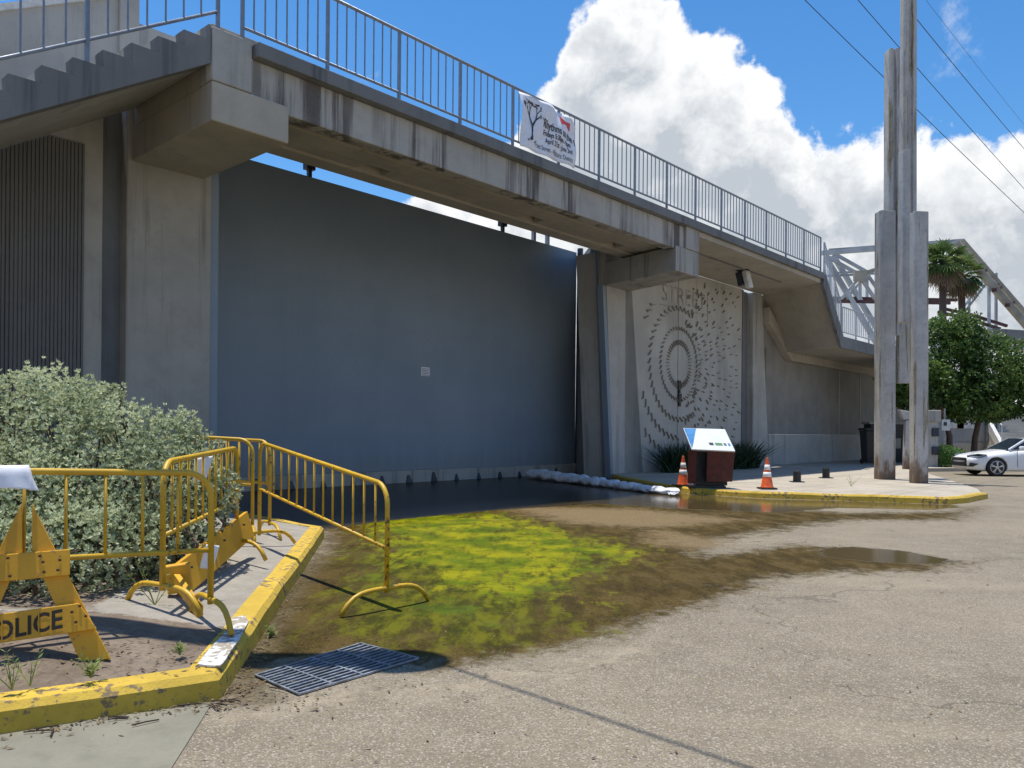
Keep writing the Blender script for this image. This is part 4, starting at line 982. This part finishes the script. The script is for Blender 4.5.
# ------------------------------------------------------------------ pile sculpture
pil = empty('pile_sculpture', Vector((11.5,23.5,.15)), 'cluster of tall clustered concrete piles standing at the pavement end', 'sculpture')
def pile(xl, yt, yb, d, w, dp, rot=0., z0=None, groove=0., name='pile'):
    # precast concrete pile: xl is the pixel of its left front corner, w its width, dp its depth in metres
    bot = at(xl, yb, d); top_ = at(xl, yt, d); zb = bot.z if z0 is None else z0; c = .05
    sec = [(0,c),(c,0)]
    if groove: sec += [(w*.36,0),(w*.42,groove),(w*.62,groove),(w*.68,0)]
    sec += [(w-c,0),(w,c),(w,dp-c),(w-c,dp),(c,dp),(0,dp-c)]
    ca, sa = math.cos(rot), math.sin(rot); sec = [(a*ca-b_*sa, a*sa+b_*ca) for a,b_ in sec]
    tx = (top_.x-bot.x)*.75; m = MB()
    m.prism(sec, lambda a,b_: Vector((bot.x+a,bot.y+b_,zb)), lambda a,b_: Vector((bot.x+tx+a*.97,bot.y+b_*.97,top_.z+.02*math.sin(a*9))))
    return m.build(name, M['pile'], pil, .01)
pile(880,210,478,24.4,.50,.46, z0=.13)
pile(914.5,211,483.5,22.6,.42,.36, z0=.13)
pile(889,48,335,25.2,.36,.44, groove=.10)
pile(903.5,-34,330,25.5,.46,.30, groove=.08, rot=.05)
pile(903.5,150,322,23.7,.24,.34, rot=.10)
pile(898,300,383,25.3,.42,.2)
tp_ = empty('stub_post', G(907,469,.15), 'short tan worn post with a wide cap behind the concrete piles', 'post')
q = G(907,469,.15); m = MB(); m.hexa([q+Vector(p) for p in ((-.16,-.1,0),(.16,-.1,0),(.16,.1,0),(-.16,.1,0))],[q+Vector(p) for p in ((-.11,-.1,1.95),(.13,-.1,2.0),(.13,.1,2.0),(-.11,.1,1.95))]); m.build('shaft', M['pile'], tp_, .02)
m = MB(); m.hexa([q+Vector(p) for p in ((-.2,-.12,1.99),(.13,-.12,2.01),(.13,.12,2.01),(-.2,.12,1.99))],[q+Vector(p) for p in ((-.36,-.12,2.38),(.15,-.12,2.3),(.15,.12,2.3),(-.36,.12,2.38))]); m.build('cap', M['pile'], tp_, .02)

# kiosk pillar with meter boxes, bin, hedge, sign
kp = G(931.5,468,.1); ki = empty('utility_pillar', kp, 'pale square utility pillar with two dark meter boxes beside the hedge', 'pillar')
m = MB(); m.box(kp+Vector((0,.2,1.0)),(.52,.5,2.0)); m.build('pillar', M['conc_pale'], ki, .02)
m = MB(); m.box(kp+Vector((0,.2,2.25)),(.66,.7,.5)); m.build('cap', M['conc'], ki, .03)
for z in (1.55,.75):
    m = MB(); m.box(kp+Vector((.10,-.10,z)),(.28,.1,.36)); m.build('meter_box', M['steel_dark'], ki, .02)
bp = G(871,464,.15); bi = empty('wheeled_bin', bp, 'tall black wheeled bin against the plinth left of the piles', 'bin')
m = MB(); m.hexa([bp+Vector(p) for p in ((-.32,-.3,.06),(.32,-.3,.06),(.32,.3,.06),(-.32,.3,.06))],[bp+Vector(p) for p in ((-.4,-.38,1.55),(.4,-.38,1.55),(.4,.38,1.55),(-.4,.38,1.55))]); m.build('body', M['black'], bi, .03)
m = MB(); m.box(bp+Vector((0,0,1.62)),(.88,.86,.12)); m.build('lid', M['black'], bi, .03)
for sx in (-.3,.3):
    m = MB(); m.tube([bp+Vector((sx-.04,.3,.12)),bp+Vector((sx+.04,.3,.12))], .12, 12); m.build('wheel', M['tyre'], bi)
# dark covered entrance seen between the piles, built as a black box
en = G(902,464,.15); ent = empty('dark_doorway', en+Vector((.4,2.5,0)), 'dark cabinet with a tan middle band seen between the piles', 'doorway')
c_ = en+Vector((.3,2.5,0)); m = MB(); m.box(c_+Vector((0,0,.95)),(1.7,.8,1.9)); m.build('body', M['black'], ent, .03)
m = MB(); m.box(c_+Vector((0,-.405,.95)),(1.3,.03,.5)); m.build('band', M['truss_tan'], ent)
m = MB(); m.box(c_+Vector((0,0,1.95)),(1.9,1.0,.1)); m.build('lid', M['conc'], ent)
def leafy(name, label, cat, lobes, n, leaf, wl, mat, trunk=None, nl=4, inner=.6):
    o = empty(name, trunk[0] if trunk else (lobes[0][0][0],lobes[0][0][1],0), label, cat); m = MB()
    for p, d in shell_points(lobes, n, inner):
        if mnoise.noise(p*1.1+Vector((5,2,1))) < -.3 and random.random() < .85: continue
        leaf_quads(m, p, nl, d+Vector((0,0,.4)), leaf, wl, 1.2, .45+mnoise.noise(p*.9)*.6)
    m.build('crown' if trunk else 'foliage', mat, o, fix=False)
    if trunk:
        m = MB(); m.tube(trunk, [.16-.02*i for i in range(len(trunk))], 8)
        for c_, r_ in lobes: m.tube([trunk[-2], Vector(trunk[-1]).lerp(Vector(c_),.5), c_], [.09,.06,.02], 6)
        m.build('trunk', M['twig'], o, smooth=True)
    return o
h0 = G(945,468,.1)
leafy('hedge', 'small bright green clipped hedge in front of the white car nose', 'hedge', [((h0.x,h0.y,.55),(.55,.55,.6)),((h0.x+.5,h0.y+.8,.5),(.6,.6,.55)),((h0.x+1.6,h0.y+2.8,.5),(1.2,.6,.5))], 1600, .09, .05, M['hedge'])
td = 40.; tb = at(973,440,td); tb = Vector((tb.x,tb.y,0))
def px(x,y,d): p = at(x,y,d); return (p.x,p.y,p.z)
leafy('broadleaf_tree', 'dense dark green tree behind the white car', 'tree', [(px(975,372,40),(2.3,2.2,2.0)),(px(948,372,40.6),(1.5,1.6,1.9)),(px(1003,372,39.5),(1.8,1.7,1.5)),(px(955,336,40),(1.4,1.4,1.3)),(px(985,350,40.5),(1.3,1.3,1.0)),(px(1030,382,40),(1.8,1.7,1.5)),(px(975,402,39.6),(1.9,1.7,1.0)),(px(1005,398,40),(1.4,1.3,1.0)),(px(958,408,39.5),(1.1,1.0,.8)),(px(990,412,39.5),(1.0,.9,.6)),(px(1020,405,39.5),(1.0,.9,.7)),(px(940,332,41),(.9,.9,.9)),(px(968,330,40.3),(.7,.7,.6))], 19000, .16, .09, M['tree'], [tb, tb+Vector((.1,0,1.4)), tb+Vector((.35,0,2.6)), tb+Vector((.3,0,4.2))], 4, .42)
t2 = at(942,440,41); t2 = Vector((t2.x,t2.y,0))
leafy('broadleaf_tree', 'small dark tree with foliage showing between the concrete piles', 'tree', [(px(904,372,38.5),(1.2,1.0,1.5)),(px(912,395,38.5),(1.1,1.0,.9)),(px(930,385,39),(1.2,1.0,1.2))], 2800, .17, .10, M['tree'], [t2+Vector((-.6,-1.8,0)), t2+Vector((-.6,-1.8,1.5)), t2+Vector((-1,-1.9,2.6)), t2+Vector((-1.3,-2.0,3.4))])
sgp = at(947,440,36.5); sgn = empty('small_sign', (sgp.x,sgp.y,.1), 'small white sign on a thin post behind the utility pillar', 'sign')
m = MB(); m.tube([(sgp.x-.12,sgp.y,.1),(sgp.x-.12,sgp.y,2.75)], .035, 6); m.build('post', M['lampgrey'], sgn)
m = MB(); m.box(at(946,425,36.45),(.36,.03,.5)); m.build('plate', M['roofw'], sgn); m = MB(); m.box(at(946,425,36.42)+Vector((-.03,0,.05)),(.14,.02,.16)); m.build('symbol', M['ink'], sgn)

# palms
def palm(label, trunkpx, cpx, d, R, seed):
    random.seed(seed); c0_ = Vector(px(*cpx,d)); b0 = Vector(px(*trunkpx,d)); b0.z = 0; o = empty('palm_tree', b0, label, 'palm tree', 'palms behind the leafy tree')
    m = MB(); m.tube([b0,b0.lerp(c0_,.4)+Vector((.1,0,0)),c0_], [.30,.24,.22], 8); m.build('trunk', M['twig'], o, smooth=True)
    for nm, mt, n, lo_, hi_ in (('crown','palm',64,-.8,1.4),('dead_skirt','palmdead',24,-1.4,-.55)):
        m = MB()
        for k in range(n):
            a = random.uniform(0,2*PI); e = random.uniform(lo_,hi_); L = R*random.uniform(.75,1.1)
            d1 = Vector((math.cos(a)*math.cos(e),math.sin(a)*math.cos(e),math.sin(e))); hub = c0_+d1*L*.55; tone = random.random()
            m.bar(c0_, hub, .05, .03)
            side = d1.cross(Vector((0,0,1))).normalized(); upn = side.cross(d1)
            for j in range(13):
                w_ = -1.5+3*j/12; dd_ = (d1*math.cos(w_)+side*math.sin(w_)).normalized(); l = L*.55*(.75+.25*math.cos(w_)); tip = hub+dd_*l-Vector((0,0,l*.35*random.uniform(.6,1.3)))
                wd_ = dd_.cross(upn).normalized()*.05; md = hub.lerp(tip,.5)+Vector((0,0,l*.08))
                m.add([hub-wd_*.4,hub+wd_*.4,md+wd_,tip,md-wd_], [(0,1,2,3,4)], max(.01,min(1,tone+random.uniform(-.3,.3))))
        m.build(nm, M[mt], o, fix=False)
palm('left palm of the pair, thick brown trunk beside the concrete piles', (940,400), (943,262), 52, 1.7, 3)
palm('right palm of the pair, wide crown with hanging dead fronds', (964,400), (961,274), 54, 1.7, 5)
random.seed(11)

# ------------------------------------------------------------------ far building, outside stair
fbp = at(945,440,47); fbx = at(1004,440,47)
bld = empty('grey_building', ((fbp.x+fbx.x)/2,49,0), 'plain grey building behind the leafy tree', 'building')
m = MB(); m.box(((fbp.x-5+fbx.x)/2-.0,50,2.6),(fbx.x-fbp.x+5,5,5.2)); m.build('wall', M['build'], bld)
m = MB(); m.box(((fbp.x-5+fbx.x)/2,47.46,.55),(fbx.x-fbp.x+5.06,.08,1.1)); m.build('plinth', M['conc_pale'], bld)
for xx, ww in ((955,1.1),(966,1.0)):
    p_ = at(xx,422,47.4); m = MB(); m.box((p_.x,47.47,2.2),(ww,.06,.5)); m.build('vent_panel', M['roofw'], bld)
for xx in (987,992,998):
    p_ = at(xx,422,47.4); m = MB(); m.tube([(p_.x,47.38,.2),(p_.x,47.38,5.0)], .09, 6); m.build('drain_pipe', M['lampgrey'], bld)
stp = empty('outdoor_stair', (31,46,0), 'concrete outdoor stair rising behind the white car at the right edge', 'stair')
s_l = at(1006,438,45); m = MB()
for k in range(14):
    m.box((s_l.x+2.2+k*.09, 45+k*.33+2.0, .5+k*.19-.6),(4.4,4.0,.188+1.2-.0*k))
m.build('steps', M['conc_pale'], stp)
m = MB(); m.prism([(44.9,.3),(49.8,3.3),(49.8,3.95),(44.9,.95)], lambda y,z: Vector((s_l.x-.28+(y-45)*.27,y-.0,z)), lambda y,z: Vector((s_l.x-.06+(y-45)*.27,y,z))); m.build('cheek_wall', M['roofw'], stp)
m = MB(); m.prism([(44.9,-.1),(49.8,-.1),(49.8,3.29),(44.9,.29)], lambda y,z: Vector((s_l.x-.26+(y-45)*.27,y,z)), lambda y,z: Vector((s_l.x-.08+(y-45)*.27,y,z))); m.build('side_wall', M['conc'], stp)
for yy in (45.2,47.4,49.6):
    p_ = Vector((s_l.x-.17+(yy-45)*.27,yy,.95+(yy-44.9)*.61)); m = MB(); m.tube([p_,p_+Vector((0,0,1.))], .03, 6); m.build('rail_post', M['roofw'], stp)
m = MB(); m.tube([Vector((s_l.x-.12,45.2,2.12)),Vector((s_l.x+1.08,49.6,4.82))], .035, 6); m.build('handrail', M['roofw'], stp)

# ------------------------------------------------------------------ steel truss bridge far behind
tr = empty('truss_bridge', (44,80,0), 'old steel truss bridge beyond the trees, silver members with rusty beams', 'bridge')
def mem(name, a, b_, w, mat='truss', d=74, d2=None):
    m = MB(); p, q = at(*a,d), at(*b_,d if d2 is None else d2); m.bar(p, q, w, w*1.05); m.build(name, M[mat], tr)
for d, ox, oy in ((74,0,0),(79,7,-3)):
    s = 74/d
    f = lambda x,y: (x+ox, y+oy)
    mem('top_chord', f(822,253), f(957,243), 0.37 if d == 74 else 0.22, 'truss', d)
    mem('end_post', f(955,243), f(1062,366), 0.52 if d == 74 else 0.31, 'truss_tan', d)
    mem('diagonal', f(826,258), f(879,347), 0.40, 'truss', d)
    mem('diagonal', f(826,256), f(860,275), 0.27, 'truss', d)
    mem('diagonal', f(860,275), f(900,262), 0.27, 'truss_tan', d)
    mem('diagonal', f(860,277), f(838,303), 0.22, 'truss', d)
    mem('diagonal', f(860,277), f(888,318), 0.25, 'truss', d)
    mem('vertical', f(860,275), f(860,305), 0.22, 'truss', d)
    mem('strut', f(828,276), f(905,272), 0.18, 'truss', d)
    mem('deck_beam', f(815,301), f(950,303), 0.27, 'rusty', d)
    mem('deck_beam', f(938,312), f(965,318), 0.25, 'rusty', d); mem('deck_beam', f(965,318), f(1000,329), 0.25, 'rusty', d)
    mem('vertical', f(989,276), f(989,352), 0.21, 'truss', d)
    mem('vertical', f(962,300), f(962,352), 0.18, 'truss', d)
    mem('diagonal', f(986,277), f(955,318), 0.20, 'truss', d)
m = MB(); c_ = at(860,276,73.4); m.box(c_,(1.15,.3,.95)); m.build('gusset_plate', M['truss_tan'], tr)
for a, b_ in (((985,270),(979,273)),((1000,287),(994,290)),((1013,302),(1007,305))): 
    m = MB(); m.bar(at(*a,79),at(*b_,73),.35,.35); m.build('cross_tie', M['rusty'], tr)
m = MB(); m.bar(at(985,335,72),at(1150,346,72),2.2,.95); m.build('approach_deck', M['conc_dark'], tr)
m = MB(); m.bar(at(1007,348,71.6),at(1150,356,71.6),2.6,.35); m.build('approach_girder', M['conc_pale'], tr)
for x in (1045,1110):
    p_ = at(x,350,72); m = MB(); m.box((p_.x,p_.y,p_.z/2-.3),(1.2,1.2,p_.z-.6)); m.build('bent', M['conc_pale'], tr)

# ------------------------------------------------------------------ power lines
for k, (a, b_, r, lab) in enumerate((((805,0),(1024,210),.016,'lowest dark power line crossing the sky by the piles'),((858,0),(1024,186),.015,'second dark power line, passing behind the tallest pile'),((919,22),(1024,146),.015,'third dark power line right of the tallest pile'),((926,0),(1024,122),.007,'faint topmost power line at upper right'))):
    p, q = at(*a,30), at(*b_,44); d = q-p; m = MB(); p0_ = p-d*.8; q0_ = q+d*1.6; pts = []
    for i in range(25):
        f = i/24; pts.append(p0_.lerp(q0_,f)-Vector((0,0,.5*4*f*(1-f)-.5*4*.235*.765)))
    m.tube(pts, r, 5); tag(m.build('power_line', M['wire']), lab, 'wire', 'power lines at upper right')

# unseen lamp, added as a guess to throw the shadow over the kerb corner
lm = empty('shadow_lamp', (-7.2,4.6,0), 'unseen grey street lamp added to cast the shadow over the kerb corner', 'street lamp')
LZ = 6.2; off = Vector((-.145*LZ,.10*LZ,LZ)); e0 = G(-60,660)+off; e1 = G(432,661)+off
m = MB(); m.tube([(-7.2,4.4,0),(-7.2,4.4,LZ+.1)], [.12,.08], 10); m.build('pole', M['lampgrey'], lm, smooth=True)
m = MB(); m.bar(Vector((-7.2,4.4,LZ)), e0, .14, .14); m.bar(e0, e0.lerp(e1,.88), .36, .10); m.build('arm', M['lampgrey'], lm, .02)
m = MB(); m.tube([e1, e1+Vector((1.03,-1.06,.04))*5, e1+Vector((1.03,-1.06,.08))*12], .014, 6); m.build('shadow_cable', M['wire'], lm)  # unseen cable added for the thin shadow line on the road
m = MB(); dd_ = (e1-e0).normalized(); side = Vector((-dd_.y,dd_.x,0)); n = 16
ring = [e1-dd_*.22+dd_*(.34*math.cos(2*PI*i/n))+side*(.27*math.sin(2*PI*i/n)) for i in range(n)]
m.add([p-Vector((0,0,.07)) for p in ring]+[p+Vector((0,0,.07)) for p in ring], [tuple(range(n-1,-1,-1)),tuple(range(n,2*n))]+[(i,(i+1)%n,n+(i+1)%n,n+i) for i in range(n)]); m.build('luminaire', M['lampgrey'], lm, .02)

# ------------------------------------------------------------------ car
def car(label, loc, heading):
    L = 4.85; o = empty('parked_car', (0,0,0), label, 'car')
    # stations along the car, x = distance behind the nose: half width at sill, at waist; heights: floor, waist, deck; deck half width
    stn = [(0.00,.52,.58,.30,.52,.62,.42),(.06,.72,.78,.24,.50,.70,.60),(.30,.84,.89,.20,.56,.78,.72),(.70,.88,.92,.18,.62,.86,.78),(1.25,.90,.93,.18,.66,.94,.80),(1.75,.90,.93,.18,.68,1.00,.82),(2.4,.90,.93,.18,.68,1.02,.83),(3.2,.90,.93,.18,.69,1.04,.83),(3.9,.90,.92,.18,.69,1.06,.80),(4.4,.86,.90,.22,.68,1.05,.76),(4.72,.78,.84,.28,.66,1.02,.70),(4.85,.6,.66,.36,.62,.95,.55)]
    m = MB(); vs = []
    for x, a, b_, zf, zw, zd, dw in stn:
        ring = [(0,zf),(a*.9,zf),(a,zf+.06),(b_,zw),(b_*.985,(zw+zd)/2+.03),(dw,zd),(dw*.55,zd+.035),(0,zd+.045)]
        full = [(x,-y,z) for y,z in ring]+[(x,y,z) for y,z in ring[-2:0:-1]]
        vs += full
    k = len(full); n = len(stn)
    m.add(vs, [(i*k+j,i*k+(j+1)%k,(i+1)*k+(j+1)%k,(i+1)*k+j) for i in range(n-1) for j in range(k)]+[tuple(range(k)),tuple((n-1)*k+j for j in range(k))])
    bo = m.build('body', M['car'], o, smooth=True); ss = bo.modifiers.new('s','SUBSURF'); ss.levels = 2; ss.render_levels = 2
    cut = MB()
    for xx in (.97,3.80):
        for sy in (-1,1): cut.tube([(xx,sy*.62,.34),(xx,sy*1.1,.34)], .385, 28)
    co_ = cut.build('cutter', M['black']); bl = bo.modifiers.new('b','BOOLEAN'); bl.object = co_; bl.operation = 'DIFFERENCE'; bl.solver = 'EXACT'
    dg = bpy.context.evaluated_depsgraph_get(); dg.update(); nm = bpy.data.meshes.new_from_object(bo.evaluated_get(dg)); bo.modifiers.clear(); bo.data = nm
    bpy.data.objects.remove(co_)
    # greenhouse
    cab = [(1.42,.80,.98),(2.12,.62,1.40),(2.75,.60,1.455),(3.35,.59,1.42),(4.30,.70,1.07)]
    m = MB(); rv = []
    for x, hw, z in cab: rv += [(x,-hw,z),(x,0,z+.03),(x,hw,z)]
    m.add(rv[3:12], [(0,3,4,1),(1,4,5,2),(3,6,7,4),(4,7,8,5)]); r = m.build('roof', M['car'], o, smooth=True); r.modifiers.new('s','SOLIDIFY').thickness = .05; q = r.modifiers.new('ss','SUBSURF'); q.render_levels = 2
    def pane(name, pts_, mat): 
        m = MB(); m.add(pts_, [tuple(range(len(pts_)))]); x = m.build(name, mat, o); x.modifiers.new('s','SOLIDIFY').thickness = .02; return x
    pane('windscreen', [(1.40,-.76,.99),(1.40,.76,.99),(2.12,.58,1.405),(2.12,-.58,1.405)], M['glass'])
    pane('rear_window', [(3.36,-.56,1.41),(3.36,.56,1.41),(4.28,.66,1.06),(4.28,-.66,1.06)], M['glass'])
    for s in (-1,1):
        pane('side_window', [(1.66,s*.80,1.03),(2.72,s*.815,1.05),(2.72,s*.625,1.42),(2.18,s*.645,1.38)], M['glass'])
        pane('side_window', [(2.79,s*.815,1.05),(3.75,s*.80,1.07),(3.45,s*.63,1.37),(2.79,s*.625,1.42)], M['glass'])
        m = MB(); m.bar((1.45,s*.80,1.0),(2.14,s*.63,1.40),.07,.06); m.build('pillar', M['car'], o)
        m = MB(); m.bar((2.755,s*.81,1.04),(2.755,s*.63,1.42),.07,.03); m.build('pillar', M['black'], o)
        m = MB(); m.bar((3.36,s*.62,1.39),(4.25,s*.74,1.06),.12,.06); m.build('pillar', M['car'], o)
        m = MB(); m.box((1.82,s*1.0,1.07),(.16,.22,.13)); m.build('mirror', M['car'], o, .04)
        m = MB(); m.bar((1.70,s*.935,.35),(1.68,s*.915,.98),.012,.01); m.bar((2.76,s*.94,.35),(2.76,s*.92,.98),.012,.01); m.build('door_seam', M['black'], o)
        m = MB(); m.box((2.55,s*.935,.88),(.18,.04,.03)); m.build('door_handle', M['car'], o, .01)
        m = MB(); m.add([(.10,s*.50,.66),(.10,s*.50,.755),(.36,s*.80,.82),(.62,s*.905,.80),(.42,s*.90,.71),(.2,s*.74,.66)], [(0,1,2,3,4,5)]); h = m.build('headlight', M['lens'], o); h.modifiers.new('s','SOLIDIFY').thickness = .08; h.modifiers['s'].offset = 0
        m = MB(); m.add([(.04,s*.50,.36),(.04,s*.50,.47),(.14,s*.76,.50),(.30,s*.895,.46),(.16,s*.80,.35)], [(0,1,2,3,4)]); h = m.build('fog_lamp', M['black'], o); h.modifiers.new('s','SOLIDIFY').thickness = .10; h.modifiers['s'].offset = 0
        for xx in (.97,3.80):
            w_ = MB(); w_.tube([(xx,s*.72,.34),(xx,s*.745,.34),(xx,s*.90,.34),(xx,s*.92,.34)], [.30,.338,.338,.31], 32); wo = w_.build('wheel', M['tyre'], o, smooth=False)
            w_ = MB(); w_.tube([(xx,s*.90,.34),(xx,s*.925,.34)], .235, 28); w_.build('wheel_well', M['black'], wo)
            w_ = MB(); w_.lathe([(.235,0)],(0,0,0),3) if False else None
            w_ = MB()
            for j in range(5):
                a = 2*PI*j/5+.3
                for da in (-.13,.13):
                    w_.bar((xx+.05*math.cos(a),s*.935,.34+.05*math.sin(a)),(xx+.235*math.cos(a+da),s*.930,.34+.235*math.sin(a+da)),.03,.038,(0,1,0))
            rp = [(xx+.235*math.cos(2*PI*j/28),s*.927,.34+.235*math.sin(2*PI*j/28)) for j in range(29)]; w_.tube(rp, .016, 6)
            w_.tube([(xx,s*.92,.34),(xx,s*.945,.34)], .06, 14); w_.build('rim', M['rim'], wo)
    m = MB(); m.add([(.0,-.50,.36),(.0,.50,.36),(.05,.62,.54),(.07,.58,.65),(.005,.0,.66),(.07,-.58,.65),(.05,-.62,.54)], [tuple(range(7))]); h = m.build('grille', M['black'], o); h.modifiers.new('s','SOLIDIFY').thickness = .07; h.modifiers['s'].offset = 0
    m = MB(); m.bar((.05,-.50,.30),(.05,.50,.30),.03,.05); m.build('lower_intake', M['black'], o)
    m = MB(); m.bar((.03,-.55,.67),(.03,.55,.67),.03,.022); m.build('chrome_bar', M['rim'], o)
    o.location = loc; o.rotation_euler.z = heading
    return o
# front left wheel at G(997,476); car's +x axis points from nose to tail
hd = R_(-5); wp = G(997,476.5); ax = Vector((math.cos(hd),math.sin(hd),0)); ay = Vector((-ax.y,ax.x,0))
car('white saloon car parked at the right edge, nose towards the piles', wp-ax*.97+ay*.92, hd)
